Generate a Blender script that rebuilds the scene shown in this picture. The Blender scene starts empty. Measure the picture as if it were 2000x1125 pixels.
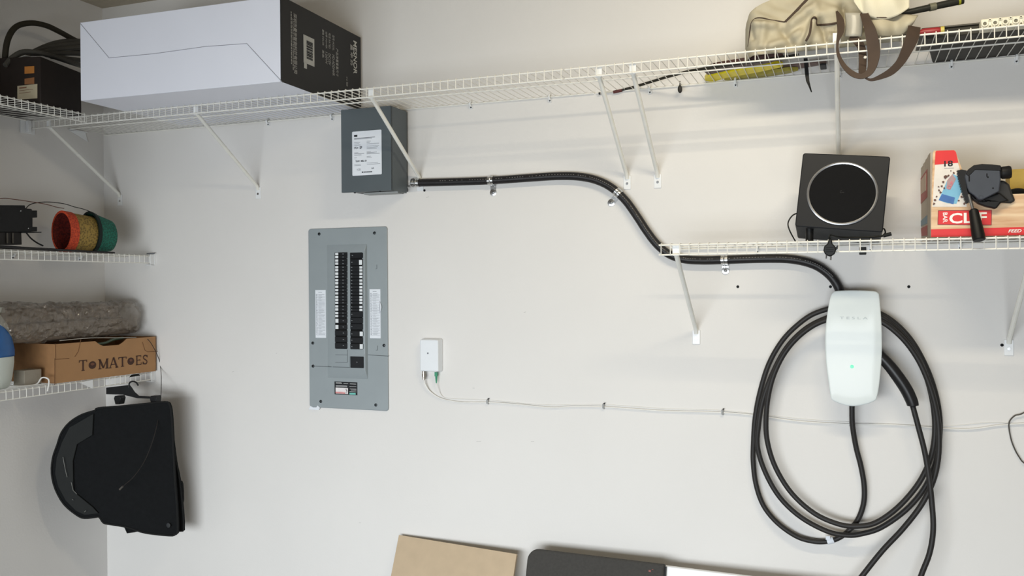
import bpy, math, random
from mathutils import Vector
C = bpy.context.scene.collection
S = bpy.context.scene
rnd = random.Random(7)

# ---------------------------------------------------------------- camera, world, light, exposure
F_PX = 1721.78                        # focal length in pixels of the 2000x1125 frame
CAM = Vector((3.32, -3.24, 1.5))
RIGHT = Vector((0.93412135, 0.35689297, -0.00668633)).normalized()
FWD = Vector((-0.35692805, 0.93411809, -0.00507444)).normalized()
DOWN = FWD.cross(RIGHT).normalized()
cam = bpy.data.objects.new('camera', bpy.data.cameras.new('camera')); C.objects.link(cam)
cam.data.sensor_width = 36.0; cam.data.lens = F_PX / 2000 * 36
cam.data.clip_start = 0.05
from mathutils import Matrix
U = -DOWN; B = -FWD
cam.matrix_world = Matrix(((RIGHT.x, U.x, B.x, CAM.x), (RIGHT.y, U.y, B.y, CAM.y), (RIGHT.z, U.z, B.z, CAM.z), (0, 0, 0, 1)))
S.camera = cam
S.view_settings.view_transform = 'Standard'; S.view_settings.look = 'None'
S.view_settings.gamma = 1; S.view_settings.use_curve_mapping = False
S.view_settings.exposure = 0.0

w = bpy.data.worlds.new('world'); S.world = w; w.use_nodes = True
w.node_tree.nodes['Background'].inputs[0].default_value = (0.62, 0.75, 1.0, 1)
w.node_tree.nodes['Background'].inputs[1].default_value = 0.6

def area(name, loc, rot, sx, sy, power, col):
    l = bpy.data.lights.new(name, 'AREA'); l.shape = 'RECTANGLE'; l.size = sx; l.size_y = sy
    l.energy = power; l.color = col
    o = bpy.data.objects.new(name, l); C.objects.link(o); o.location = loc; o.rotation_euler = rot
    return o
# daylight in the open garage door, at the door opening
dl = area('door_daylight', (2.15, -4.97, 0.66), (math.radians(78), 0, 0), 3.8, 1.2, 99, (0.90, 0.96, 1.0))
dl.data.spread = math.radians(112)      # the half raised door hides the upper sky
# the garage's ceiling lamp
area('ceiling_lamp_light', (3.35, -1.44, 2.68), (math.radians(42), 0, 0), 1.15, 0.08, 17, (1.0, 0.89, 0.68))

# ---------------------------------------------------------------- reading positions
def ray(x, y):
    return (RIGHT * ((x - 1000) / F_PX) + DOWN * ((y - 562.5) / F_PX) + FWD)
def W(x, y, d=0.0):                    # a point on the plane d in front of the back wall
    r = ray(x, y); return CAM + r * ((-d - CAM.y) / r.y)
def Xp(x, y, X=0.0):                   # a point on a plane parallel to the left wall
    r = ray(x, y); return CAM + r * ((X - CAM.x) / r.x)
def Zp(x, y, Z):
    r = ray(x, y); return CAM + r * ((Z - CAM.z) / r.z)
V = Vector
X_, Y_, Z_ = V((1, 0, 0)), V((0, 1, 0)), V((0, 0, 1))

# ---------------------------------------------------------------- materials
def lin(c):
    return tuple(((v/255/12.92) if v/255 <= 0.04045 else ((v/255 + 0.055)/1.055)**2.4) for v in c)
MATS = {}
def mat(name, col, rough=0.6, metal=0.0, var=0.06, scale=30, bump=0.0, bscale=200, emit=0, coat=0, alpha=1, trans=0, sheen=0):
    if name in MATS: return MATS[name]
    m = bpy.data.materials.new(name); m.use_nodes = True
    nt = m.node_tree; b = nt.nodes['Principled BSDF']
    c = lin(col)
    tc = nt.nodes.new('ShaderNodeTexCoord'); no = nt.nodes.new('ShaderNodeTexNoise')
    no.inputs['Scale'].default_value = scale; no.inputs['Detail'].default_value = 5
    nt.links.new(tc.outputs['Object'], no.inputs['Vector'])
    rp = nt.nodes.new('ShaderNodeValToRGB'); nt.links.new(no.outputs['Fac'], rp.inputs[0])
    rp.color_ramp.elements[0].position = 0.3; rp.color_ramp.elements[1].position = 0.7
    rp.color_ramp.elements[0].color = tuple(max(0, v*(1-var)) for v in c) + (1,)
    rp.color_ramp.elements[1].color = tuple(min(1, v*(1+var)) for v in c) + (1,)
    nt.links.new(rp.outputs[0], b.inputs['Base Color'])
    b.inputs['Roughness'].default_value = rough; b.inputs['Metallic'].default_value = metal
    if coat: b.inputs['Coat Weight'].default_value = coat; b.inputs['Coat Roughness'].default_value = 0.04
    if alpha < 1: b.inputs['Alpha'].default_value = alpha
    if trans: b.inputs['Transmission Weight'].default_value = trans
    if sheen: b.inputs['Sheen Weight'].default_value = sheen
    if emit:
        b.inputs['Emission Color'].default_value = c + (1,); b.inputs['Emission Strength'].default_value = emit
    if bump:
        n2 = nt.nodes.new('ShaderNodeTexNoise'); n2.inputs['Scale'].default_value = bscale; n2.inputs['Detail'].default_value = 4
        nt.links.new(tc.outputs['Object'], n2.inputs['Vector'])
        bp = nt.nodes.new('ShaderNodeBump'); bp.inputs['Strength'].default_value = bump; bp.inputs['Distance'].default_value = 0.003
        nt.links.new(n2.outputs['Fac'], bp.inputs['Height']); nt.links.new(bp.outputs[0], b.inputs['Normal'])
    if max(col) < 60 and not metal: b.inputs['Specular IOR Level'].default_value = 0.28
    MATS[name] = m
    return m

def wood_print():
    m = mat('printed_wood', (214, 176, 132), 0.5, var=0.1, scale=8)
    nt = m.node_tree; no = [n for n in nt.nodes if n.type == 'TEX_NOISE'][0]
    mp = nt.nodes.new('ShaderNodeMapping'); tc = [n for n in nt.nodes if n.type == 'TEX_COORD'][0]
    mp.inputs['Scale'].default_value = (0.6, 1, 7)
    nt.links.new(tc.outputs['Object'], mp.inputs[0]); nt.links.new(mp.outputs[0], no.inputs['Vector'])
    r = [n for n in nt.nodes if n.type == 'VALTORGB'][0].color_ramp
    r.elements[0].color = lin((190, 142, 100)) + (1,); r.elements[1].color = lin((232, 205, 168)) + (1,)
    return m

def woven(name, col_a, col_b, sc=90):
    m = mat(name, col_a, 0.75, var=0.2, scale=60, bump=0.6, bscale=180)
    nt = m.node_tree; tc = [n for n in nt.nodes if n.type == 'TEX_COORD'][0]
    ch = nt.nodes.new('ShaderNodeTexVoronoi'); ch.inputs['Scale'].default_value = sc
    nt.links.new(tc.outputs['Object'], ch.inputs['Vector'])
    r = [n for n in nt.nodes if n.type == 'VALTORGB'][0]
    r.color_ramp.elements[0].color = lin(col_b) + (1,); r.color_ramp.elements[1].color = lin(col_a) + (1,)
    r.color_ramp.elements[0].position = 0.1
    nt.links.new(ch.outputs['Distance'], r.inputs[0])
    return m

M_WALL = mat('painted_wall', (222, 219, 215), 0.75, var=0.012, scale=3, bump=0.12, bscale=120)
M_WHITEWIRE = mat('white_vinyl_wire', (232, 230, 222), 0.35, var=0.03)
M_BLACK = mat('black_plastic', (15, 15, 16), 0.5, var=0.1)
M_BLACKMATTE = mat('black_matte', (12, 12, 13), 0.8, var=0.15, bump=0.3, bscale=500)
M_STEEL = mat('zinc_steel', (205, 205, 205), 0.25, metal=1.0, var=0.05)
M_DARK = mat('dark_gap', (12, 12, 12), 0.8)
M_WHITE = mat('white_plastic', (232, 233, 233), 0.35, var=0.015)
M_PAPER = mat('white_paper', (226, 230, 236), 0.6, var=0.02)
M_INK = mat('grey_ink', (110, 114, 120), 0.7)
M_INKB = mat('dark_ink', (40, 42, 46), 0.7)

# ---------------------------------------------------------------- mesh building
ORI = {}
class MB:
    def __init__(s): s.v = []; s.f = []
    def add(s, vs, fs):
        n = len(s.v); s.v += [V(p) for p in vs]; s.f += [tuple(i + n for i in f) for f in fs]; return s
    def obox(s, c, a, b, d):           # centre and three half vectors
        c, a, b, d = V(c), V(a), V(b), V(d)
        if a.cross(b).dot(d) < 0: d = -d
        vs = [c - a - b - d, c + a - b - d, c + a + b - d, c - a + b - d, c - a - b + d, c + a - b + d, c + a + b + d, c - a + b + d]
        return s.add(vs, [(3, 2, 1, 0), (4, 5, 6, 7), (0, 1, 5, 4), (1, 2, 6, 5), (2, 3, 7, 6), (3, 0, 4, 7)])
    def box(s, x0, x1, y0, y1, z0, z1):
        return s.obox(((x0+x1)/2, (y0+y1)/2, (z0+z1)/2), (abs(x1-x0)/2, 0, 0), (0, abs(y1-y0)/2, 0), (0, 0, abs(z1-z0)/2))
    def tube(s, pts, r, n=8, closed=False):
        pts = [V(p) for p in pts]; N = len(pts)
        rs = r if isinstance(r, (list, tuple)) else [r] * N
        ring = []; up = None
        for i, p in enumerate(pts):
            if closed: t = pts[(i+1) % N] - pts[i-1]
            else: t = pts[min(i+1, N-1)] - pts[max(i-1, 0)]
            if t.length < 1e-9: t = Z_
            t.normalize()
            if up is None:
                up = Z_ if abs(t.z) < 0.9 else X_
            u = (up - t * up.dot(t))
            if u.length < 1e-6: u = t.orthogonal()
            u.normalize(); up = u
            w_ = t.cross(u)
            ring.append([p + (u * math.cos(a) + w_ * math.sin(a)) * rs[i] for a in [2*math.pi*k/n for k in range(n)]])
        vs = [q for rg in ring for q in rg]; fs = []
        for i in range(N if closed else N - 1):
            j = (i + 1) % N
            for k in range(n):
                k2 = (k + 1) % n
                fs.append((i*n+k, i*n+k2, j*n+k2, j*n+k))
        if not closed:
            fs.append(tuple(range(n-1, -1, -1))); fs.append(tuple((N-1)*n + k for k in range(n)))
        return s.add(vs, fs)
    def cyl(s, a, b, r, n=16, r2=None):
        return s.tube([a, b], [r, r if r2 is None else r2], n)
    def prism(s, poly, off):
        poly = [V(p) for p in poly]; off = V(off); n = len(poly)
        nr = V((0, 0, 0))
        for i in range(n): nr += poly[i].cross(poly[(i+1) % n])
        if nr.dot(off) > 0: poly = poly[::-1]
        vs = poly + [p + off for p in poly]
        fs = [tuple(range(n)), tuple(range(2*n-1, n-1, -1))]
        for i in range(n):
            j = (i+1) % n; fs.append((i, i+n, j+n, j))
        return s.add(vs, fs)
    def lathe(s, c, axis, prof, n=28, sx=1.0, ref=None):
        c = V(c); axis = V(axis).normalized(); u = (V(ref) if ref else (Z_ if abs(axis.z) < 0.9 else X_))
        u = (u - axis * u.dot(axis)).normalized(); w_ = axis.cross(u); vs = []; m = len(prof)
        for (h, r) in prof:
            for k in range(n):
                a = 2*math.pi*k/n; vs.append(c + axis*h + (u*math.cos(a)*sx + w_*math.sin(a)) * r)
        fs = []
        for i in range(m-1):
            for k in range(n):
                k2 = (k+1) % n; fs.append((i*n+k, i*n+k2, (i+1)*n+k2, (i+1)*n+k))
        fs.append(tuple(range(n-1, -1, -1))); fs.append(tuple((m-1)*n + k for k in range(n)))
        return s.add(vs, fs)
    def grid(s, fn, nu, nv):
        vs = [fn(i/nu, j/nv) for i in range(nu+1) for j in range(nv+1)]
        fs = [(i*(nv+1)+j, (i+1)*(nv+1)+j, (i+1)*(nv+1)+j+1, i*(nv+1)+j+1) for i in range(nu) for j in range(nv)]
        return s.add(vs, fs)
    def build(s, name, m, parent=None, bevel=0, seg=2, smooth=True, solid=0, subdiv=0, ang=35):
        o0 = ORI.get(parent.name, V((0, 0, 0))) if parent else None
        if parent is None:
            lo = V((min(p.x for p in s.v), min(p.y for p in s.v), min(p.z for p in s.v)))
            hi = V((max(p.x for p in s.v), max(p.y for p in s.v), max(p.z for p in s.v)))
            o0 = V(((lo.x+hi.x)/2, (lo.y+hi.y)/2, lo.z))
        me = bpy.data.meshes.new(name); me.from_pydata([tuple(p - o0) for p in s.v], [], s.f); me.update()
        me.materials.append(m)
        if smooth:
            me.polygons.foreach_set('use_smooth', [True]*len(me.polygons)); me.set_sharp_from_angle(angle=math.radians(ang))
        o = bpy.data.objects.new(name, me); C.objects.link(o)
        if parent: o.parent = parent
        else: o.location = o0
        ORI[o.name] = o0
        if solid:
            md = o.modifiers.new('solid', 'SOLIDIFY'); md.thickness = solid; md.offset = 0
        if bevel:
            md = o.modifiers.new('bevel', 'BEVEL'); md.width = bevel; md.segments = seg; md.limit_method = 'ANGLE'; md.angle_limit = math.radians(40)
        if subdiv:
            md = o.modifiers.new('sub', 'SUBSURF'); md.levels = subdiv; md.render_levels = subdiv
        return o
def thing(name, label, cat, loc, group=None):
    o = bpy.data.objects.new(name, None); C.objects.link(o); o.location = loc; o.empty_display_size = 0.05
    ORI[o.name] = V(loc); o['label'] = label; o['category'] = cat
    if group: o['group'] = group
    return o
def tag(o, label, cat, group=None):
    o['label'] = label; o['category'] = cat
    if group: o['group'] = group
    return o
def struct(o): o['kind'] = 'structure'; return o
def dup(root, loc, label, group=None):
    r = root.copy(); C.objects.link(r); r.location = loc; r['label'] = label
    if group: r['group'] = group
    ORI[r.name] = V(loc)
    for ch in list(root.children):
        c = ch.copy(); C.objects.link(c); c.parent = r
        for g in list(ch.children):
            d = g.copy(); C.objects.link(d); d.parent = c
    return r
def spline(pts, per=8, closed=False):
    pts = [V(p) for p in pts]; n = len(pts); out = []
    for i in range(n if closed else n-1):
        if closed: p0, p1, p2, p3 = pts[i-1], pts[i], pts[(i+1) % n], pts[(i+2) % n]
        else: p0, p1, p2, p3 = pts[max(i-1, 0)], pts[i], pts[i+1], pts[min(i+2, n-1)]
        for k in range(per):
            t = k/per
            out.append(0.5*((2*p1) + (p2-p0)*t + (2*p0-5*p1+4*p2-p3)*t*t + (3*p1-p0-3*p2+p3)*t**3))
    if not closed: out.append(pts[-1])
    return out
def rrect(w_, h, r, n=5, corners=(1, 1, 1, 1)):      # 2-d rounded rectangle, counter-clockwise from lower left
    out = []
    for q, (cx, cy, a0) in enumerate([(-w_/2+r, -h/2+r, math.pi), (w_/2-r, -h/2+r, 1.5*math.pi), (w_/2-r, h/2-r, 0), (-w_/2+r, h/2-r, math.pi/2)]):
        if corners[q]:
            for k in range(n+1):
                a = a0 + math.pi/2*k/n; out.append((cx + r*math.cos(a), cy + r*math.sin(a)))
        else:
            out.append((cx + r*(-1 if cx < 0 else 1), cy + r*(-1 if cy < 0 else 1)))
    return out
def text(name, s_, parent, m, o, xd, yd, wid, hgt, bold=0.0, depth=0.0006, shear=0.0):
    """lettering fitted to wid x hgt, lower left corner at o"""
    cu = bpy.data.curves.new('t', 'FONT'); cu.body = s_; cu.extrude = 0.01; cu.offset = bold; cu.shear = shear; cu.resolution_u = 3
    t = bpy.data.objects.new('t', cu); C.objects.link(t)
    dg = bpy.context.evaluated_depsgraph_get()
    me = bpy.data.meshes.new_from_object(t.evaluated_get(dg))
    bpy.data.objects.remove(t)
    xs = [v.co.x for v in me.vertices]; ys = [v.co.y for v in me.vertices]
    x0, x1, y0, y1 = min(xs), max(xs), min(ys), max(ys)
    xd, yd, o = V(xd).normalized(), V(yd).normalized(), V(o); nd = xd.cross(yd)
    b = MB()
    b.v = [o + xd*((v.co.x-x0)/(x1-x0)*wid) + yd*((v.co.y-y0)/(y1-y0)*hgt) + nd*((v.co.z/0.01)*0.5*depth + 0.5*depth) for v in me.vertices]
    b.f = [tuple(p.vertices) for p in me.polygons]
    bpy.data.meshes.remove(me)
    return b.build(name, m, parent, smooth=False)
def bars(o, xd, yd, rows):              # thin printed lines: rows = (x, y, length, thickness)
    xd, yd, o = V(xd).normalized(), V(yd).normalized(), V(o); nd = xd.cross(yd); b = MB()
    for x, y, l, t in rows:
        b.obox(o + xd*(x+l/2) + yd*y + nd*0.0003, xd*l/2, yd*t/2, nd*0.0003)
    return b

# ================================================================ THE ROOM
RX0, RX1, RY0, H = 0.0, 6.4, -5.0, 2.825
T = 0.12
struct(MB().box(-T, RX1+T, 0, T, 0, H).build('wall_back', M_WALL))
struct(MB().box(-T, 0, RY0, 0, 0, H).build('wall_left', M_WALL))
struct(MB().box(RX1, RX1+T, RY0, 0, 0, H).build('wall_right', M_WALL))
b = MB(); b.box(-T, 0.25, RY0-T, RY0, 0, H); b.box(4.15, RX1+T, RY0-T, RY0, 0, H); b.box(0.25, 4.15, RY0-T, RY0, 2.18, H)
struct(b.build('wall_front', M_WALL))
struct(MB().box(-T, RX1+T, RY0-T, T, H, H+T).build('ceiling', mat('ceiling_paint', (178, 168, 150), 0.85, bump=0.3, bscale=80)))
M_CONC = mat('concrete', (108, 107, 105), 0.8, var=0.12, scale=4, bump=0.2, bscale=60)
struct(MB().box(-T, RX1+T, -9.0, T, -T, 0).build('floor', M_CONC))
dr = MB()
for k in range(4): dr.box(0.2, 4.2, RY0-0.05, RY0-0.01, 1.32 + k*0.22, 1.53 + k*0.22)
struct(dr.build('door_1', mat('door_paint', (150, 146, 138), 0.6), bevel=0.006))   # garage door, raised part way
# faint scuffs and nail dimples on the painted wall
sc = MB()
for (px, py, L, a) in [(935, 862, 9, 0.1), (1040, 862, 6, 0.0), (455, 726, 5, 0.4), (703, 1021, 4, 0.2), (925, 758, 4, 0), (835, 385, 6, 0.2), (1025, 610, 4, 0.3), (540, 690, 3, 0)]:
    c = W(px, py, 0.0002); sc.obox(c, (L*0.0011*math.cos(a), 0, L*0.0011*math.sin(a)), (0, 0.0002, 0), (0, 0, 0.0008))
struct(sc.build('trim_wall_scuffs', mat('scuff', (186, 184, 180), 0.8)))

# ceiling lamp that gives the lamp light
t = thing('ceiling_lamp', 'slim white ceiling lamp with a long tube, tilted to the shelf wall', 'lamp', (3.35, -1.5, H))
MB().box(2.7, 4.0, -1.56, -1.44, 2.775, H-.001).build('housing', M_WHITE, t, bevel=0.005)
MB().prism([(2.75, -1.50, 2.775), (2.75, -1.435, 2.775), (2.75, -1.455, 2.700), (2.75, -1.515, 2.690)], (1.2, 0, 0)).build('reflector', M_WHITE, t, bevel=0.003)

# ================================================================ WIRE SHELVES
PITCH = 0.0299
def wire_shelf(label, axis, a0, a1, depth, z, phase, clips, lip=0.036, group='white wire shelves', endcap=True):
    """axis 'x': runs along the back wall from x=a0..a1; axis 'y': runs along the left wall from y=a0..a1"""
    if axis == 'x': P = lambda a, d, zz: V((a, -d, zz))
    else: P = lambda a, d, zz: V((d, a, zz))
    t = thing('wire_shelf', label, 'shelf', P((a0+a1)/2, depth/2, z - lip), group)
    dk = MB(); lp = MB()
    a = phase
    while a > a0 + 0.004: a -= PITCH
    a += PITCH if a < a0 + 0.004 else 0
    r = 0.0015
    while a < a1 - 0.002:
        dk.tube([P(a, 0.008, z), P(a, depth, z)], r, 5)
        lp.tube([P(a, depth + 0.0008, z + 0.001), P(a, depth + 0.0042, z - 0.002), P(a, depth + 0.0042, z - lip)], r, 5)
        a += PITCH
    dk.tube([P(a0, depth*0.5, z - 0.0042), P(a1, depth*0.5, z - 0.0042)], 0.0026, 6)
    lp.tube([P(a0, depth, z - 0.0045), P(a1, depth, z - 0.0045)], 0.0028, 8)
    lp.tube([P(a0, depth + 0.0008, z - lip), P(a1, depth + 0.0008, z - lip)], 0.0028, 8)
    dk.build('deck_wires', M_WHITEWIRE, t); lp.build('front_lip', M_WHITEWIRE, t)
    MB().tube([P(a0, 0.009, z - 0.0042), P(a1, 0.009, z - 0.0042)], 0.0028, 8).build('back_rail', M_WHITEWIRE, t)
    for c in clips:
        q = MB(); q.tube([P(c, 0.003, z + 0.004), P(c, 0.014, z + 0.004), P(c, 0.019, z - 0.004), P(c, 0.014, z - 0.013), P(c, 0.003, z - 0.013)], 0.0042, 6)
        q.obox(P(c, 0.003, z - 0.012), (0.006, 0, 0) if axis == 'x' else (0, 0.006, 0), (0, 0.0028, 0) if axis == 'x' else (0.0028, 0, 0), (0, 0, 0.011))
        k = q.build('wall_clip', M_WHITE, t)
        MB().cyl(P(c, 0.0055, z - 0.018), P(c, 0.0085, z - 0.018), 0.003, 8).build('clip_screw', M_INKB, k)
    return t
zU = 2.222
x1237 = W(1205, 142, .405).x
upL = wire_shelf('long upper white wire shelf under the big white carton', 'x', 0.012, 2.425, 0.405, zU, W(620, 190, .409).x - 0.0,
                 [W(q, 200, 0).x for q in (525, 650, 779, 921, 1075)])
upR = wire_shelf('upper right white wire shelf holding the canvas bag', 'x', 2.432, 4.6, 0.405, zU, W(1851, 70, .409).x,
                 [W(q, 170, 0).x for q in (1270, 1437, 1640, 1858, 1985)])
lowR = wire_shelf('lower right white wire shelf under the square black speaker', 'x', W(1287, 500, .405).x, 4.6, 0.405, 1.625, W(1765.6, 480, .409).x,
                  [W(q, 490, 0).x for q in (1480, 1700, 1875)])
lt = wire_shelf('top left wall white wire shelf with dark carton and hoses', 'y', -2.4, -0.43, 0.345, zU, -0.5, [-0.6, -0.9, -1.2], group='white wire shelves')
lm = wire_shelf('middle left wall white wire shelf with the woven baskets', 'y', -2.4, -0.016, 0.295, 1.642, -0.03, [-0.15, -0.5, -0.85], group='white wire shelves')
ll = wire_shelf('bottom left wall white wire shelf carrying the tomato carton', 'y', -2.4, -0.016, 0.295, 1.102, -0.03, [-0.15, -0.5, -0.85], group='white wire shelves')
# end brackets holding the shelf fronts
for par, zz in ((lm, 1.642), (ll, 1.102)):
    b = MB(); b.box(0.270, 0.305, -0.004, -0.001, zz-0.045, zz+0.006); b.box(0.300, 0.3035, -0.028, -0.004, zz-0.042, zz+0.004); b.box(0.272, 0.3035, -0.026, -0.004, zz-0.047, zz-0.043)
    b.build('end_bracket', M_WHITE, par, bevel=0.001)
    MB().tube([V((0.27, -0.014, zz+0.008)), V((0.315, -0.014, zz+0.009))], 0.0025, 6).build('locking_pin', M_INK, par)
b = MB(); b.box(0.001, 0.006, -0.455, -0.385, zU-0.06, zU+0.0); b.box(0.006, 0.02, -0.43, -0.415, zU-0.055, zU-0.004)
b.build('end_bracket', M_WHITE, upL, bevel=0.001)
p = Xp(155, 262, 0.0)
b = MB(); b.prism([V((0.0015, p.y-0.06, p.z+0.008)), V((0.0015, p.y+0.03, p.z+0.012)), V((0.0015, p.y+0.045, p.z-0.03))], (0.003, 0, 0)); b.box(0.001, 0.02, p.y-0.06, p.y+0.03, p.z+0.010, p.z+0.013)
b.build('corner_bracket', M_WHITE, upL)

# added cartons, out of view, that keep door light off the left wall
st = None
for (y0, y1, zz, hh, dd, lab) in [(-2.35, -1.40, zU, 0.50, 0.36, 'added unseen brown carton shading the wall at the top left shelf'), (-2.3, -1.15, 1.642, 0.50, 0.33, 'added unseen brown carton shading the wall at the middle left shelf'), (-2.3, -1.20, 1.102, 0.46, 0.33, 'added unseen brown carton shading the wall at the bottom left shelf')]:
    t = thing('shading_carton', lab, 'box', (dd/2, (y0+y1)/2, zz+.002), 'added shading cartons on the left shelves')
    MB().box(0.02, dd, y0, y1, zz+.002, zz+hh).build('carton_body', mat('shading_card', (120, 96, 70), .7, var=.06), t, bevel=.003)
    MB().box(0.15, 0.20, y0-.0006, y0, zz+.01, zz+hh-.001).build('packing_tape', mat('tape_tan', (170, 140, 100), .3), t)
# ---- diagonal support braces (one kind, placed along the shelves)
def make_brace(h, d, loc, label, group, ax='x'):
    """foot on the wall at loc, top h above and d in front"""
    t = thing('shelf_brace', label, 'bracket', loc, group)
    P = (lambda a, dd, zz: V(loc) + V((a, -dd, zz))) if ax == 'x' else (lambda a, dd, zz: V(loc) + V((dd, a, zz)))
    s = MB(); N = 14
    pts = [P(0, 0.004, -0.004), P(0, 0.012, 0.012)] + [P(0, 0.012 + (d-0.012)*k/N, 0.012 + (h-0.012)*k/N) for k in range(1, N+1)]
    s.tube(pts, 0.0078, 10); s.build('strut', M_WHITEWIRE, t)
    pl = MB(); aw = P(0.014, 0, 0) - V(loc); dn = P(0, 1, 0) - V(loc)
    pl.obox(P(0, 0.002, -0.018), aw, dn*0.0016, (0, 0, 0.026)); pl.build('foot_plate', M_WHITE, t, bevel=0.003)
    MB().cyl(P(0, 0.0035, -0.022), P(0, 0.006, -0.022), 0.0048, 10).build('screw', M_STEEL, t)
    hk = MB(); hk.obox(P(0, d - 0.0015, h + 0.008), aw*0.78, dn*0.0012, (0, 0, 0.0155)); hk.obox(P(0, d-0.006, h-0.008), aw*0.6, dn*0.007, (0, 0, 0.0012))
    hk.build('top_hook', M_WHITE, t)
    return t
G = 'diagonal braces under the upper wire shelves'
zf = 1.925; hb = zU - 0.030 - zf
br0 = make_brace(hb, 0.398, (0.1, 0, zf), 'white diagonal brace nearest the wall corner, under the upper shelf', G)
for x, lab in ((0.887, 'white diagonal brace under the large white carton'), (1.684, 'white diagonal brace crossing in front of the grey metal electrical box'),):
    dup(br0, (x, 0, zf), lab)
zf2 = 1.893; hb2 = zU - 0.030 - zf2
br1 = make_brace(hb2, 0.398, (2.547, 0, zf2), 'left one of the close pair of white diagonal shelf braces', G)
dup(br1, (2.662, 0, zf2), 'right one of the close pair of white diagonal shelf braces')
dup(br1, (3.289, 0, zf2+0.035), 'white diagonal brace dropping behind the black speaker')
G2 = 'diagonal braces under the lower right wire shelf'
zl = 1.318
br2 = make_brace(1.625-0.03-zl, 0.398, (2.80, 0, zl), 'white brace at the free left end of the lower right shelf', G2)
dup(br2, (3.803, 0, 1.300), 'white brace cut by the right picture edge, right of the wall charger')

# anchors left in the wall
a0 = None
for (px, py, lab) in [(1441, 560, 'dark empty screw hole left of the charger, below the silver clamp'), (1622, 560, 'dark empty screw hole beside the conduit just above the charger'),
                      (1775, 560, 'dark empty screw hole right of the charger, under the shelf'), (1957, 674, 'dark empty screw hole beside the rightmost brace foot'),
                      (829, 372, 'small bluish wall plug under the start of the black conduit')]:
    q = W(px, py, 0.0)
    if a0 is None:
        a0 = thing('wall_anchor', lab, 'screw hole', q, 'screw holes in the back wall')
        MB().lathe(q + V((0, -0.0002, 0)), (0, -1, 0), [(0, 0.0052), (0.0012, 0.0048), (0.0012, 0.0032), (0.0006, 0.003)], 14).build('plug_rim', M_INKB, a0)
        MB().cyl(q + V((0, -0.0008, 0)), q + V((0, -0.0014, 0)), 0.0030, 12).build('hole', M_DARK, a0)
    else: dup(a0, q, lab)

# ================================================================ BIG WHITE CARTON
t = thing('carton', 'large white carton with a black printed end on the upper shelf', 'box', (0.99, -0.33, zU+0.002))
A = V((0.519, -0.618, zU+0.003)); Bq = V((1.434, -0.595, zU+0.003)); ud = (Bq-A).normalized(); vd = V((-ud.y, ud.x, 0)); hW = 0.306; dW = 0.575; wW = (Bq-A).length
def cb(u, v, z): return A + ud*u + vd*v + Z_*z
MB().prism([cb(0, 0, 0), cb(wW-0.002, 0, 0), cb(wW-0.002, dW, 0), cb(0, dW, 0)], (0, 0, hW)).build('carton_body', mat('white_card', (238, 240, 250), 0.5, var=0.012, scale=5), t, bevel=0.002)
M_BCARD = mat('black_card', (27, 25, 24), 0.45, var=0.08)
ep = MB(); ep.prism([cb(wW-0.0015, 0.0, 0.0), cb(wW+0.001, 0.0, 0), cb(wW+0.001, dW, 0), cb(wW-0.0015, dW, 0)], (0, 0, hW)); ep.build('black_end_panel', M_BCARD, t)
# front flap seams
sm = MB()
def seam(pxs):
    pts = []
    for (x, y) in pxs:
        r = ray(x, y); n = -vd; tt = (A + n*0.0006 - CAM).dot(n) / r.dot(n); pts.append(CAM + r*tt)
    sm.tube(pts, 0.0011, 5)
seam([(157, 46), (213, 113), (300, 105), (400, 91), (482, 85), (552, 161)])
sm.build('flap_seam', mat('seam_grey', (150, 150, 158), 0.7), t)
def endp(px, py):                       # point on the black end panel
    n = ud; r = ray(px, py); tt = (A + ud*(wW+0.0012) - CAM).dot(n) / r.dot(n); return CAM + r*tt
M_PRINT = mat('light_print', (150, 148, 144), 0.6)
M_PRINTW = mat('white_print', (200, 198, 192), 0.6)
def vtext(name, s_, px, py0, py1, hh, m=M_PRINT, bold=0.0, shear=0):   # lettering that reads downwards on the end panel
    a = endp(px, py0); c = endp(px, py1)
    text(name, s_, t, m, a, -Z_, vd, abs(a.z-c.z), hh, bold, 0.0006, shear)
vtext('printed_title', '深圳市曼申智能科技有限公司', 573, 25, 142, 0.022, bold=0.01)
for xq, ya, yb2, hh_ in ((567.5, 22, 128, .006), (571, 36, 140, .005)):      # unreadable small print, two rows
    a = endp(xq, ya); c = endp(xq, yb2); r5 = random.Random(int(xq)); q_ = 0.0; rows = []
    while q_ < a.z - c.z - .012:
        l_ = .004 + .010*r5.random(); rows.append((q_, hh_/2, l_, hh_*.8)); q_ += l_ + .0025
    bars(a + ud*.0002, -Z_, vd, rows).build('printed_address', M_PRINT, t)
vtext('printed_model', 'MD-ADDHHR', 649, 106, 147, 0.016)
vtext('printed_model', '型号 MODEL', 649, 68, 98, 0.016)
vtext('printed_spec', '电压 RATED', 641.5, 64, 94, 0.016); vtext('printed_spec', 'DC12V', 641.5, 104, 126, 0.016, bold=0.01)
vtext('printed_spec', '功率 POWER', 635.5, 61, 94, 0.014); vtext('printed_spec', '120W', 635.5, 101, 124, 0.014)
vtext('printed_spec', '颜色 COLOR', 629, 57, 88, 0.014); vtext('printed_spec', '黑色', 629, 97, 112, 0.014)
vtext('printed_spec', '产品净重重量尺寸', 656, 94, 148, 0.018)
vtext('printed_logo', 'MESNOR', 690, 79, 143, 0.028, M_PRINTW, 0.006)
vtext('printed_logo_subtitle', '曼 申 热', 684, 86, 127, 0.020, M_PRINT, 0.02)
vtext('printed_mark', '小心 轻放', 676, 149, 168, 0.014)
a = endp(593, 68); c = endp(593, 117)
lb = MB(); e0 = endp(592.5, 67); e1 = endp(613.5, 76); w1 = (e1-e0).dot(vd)
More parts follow.
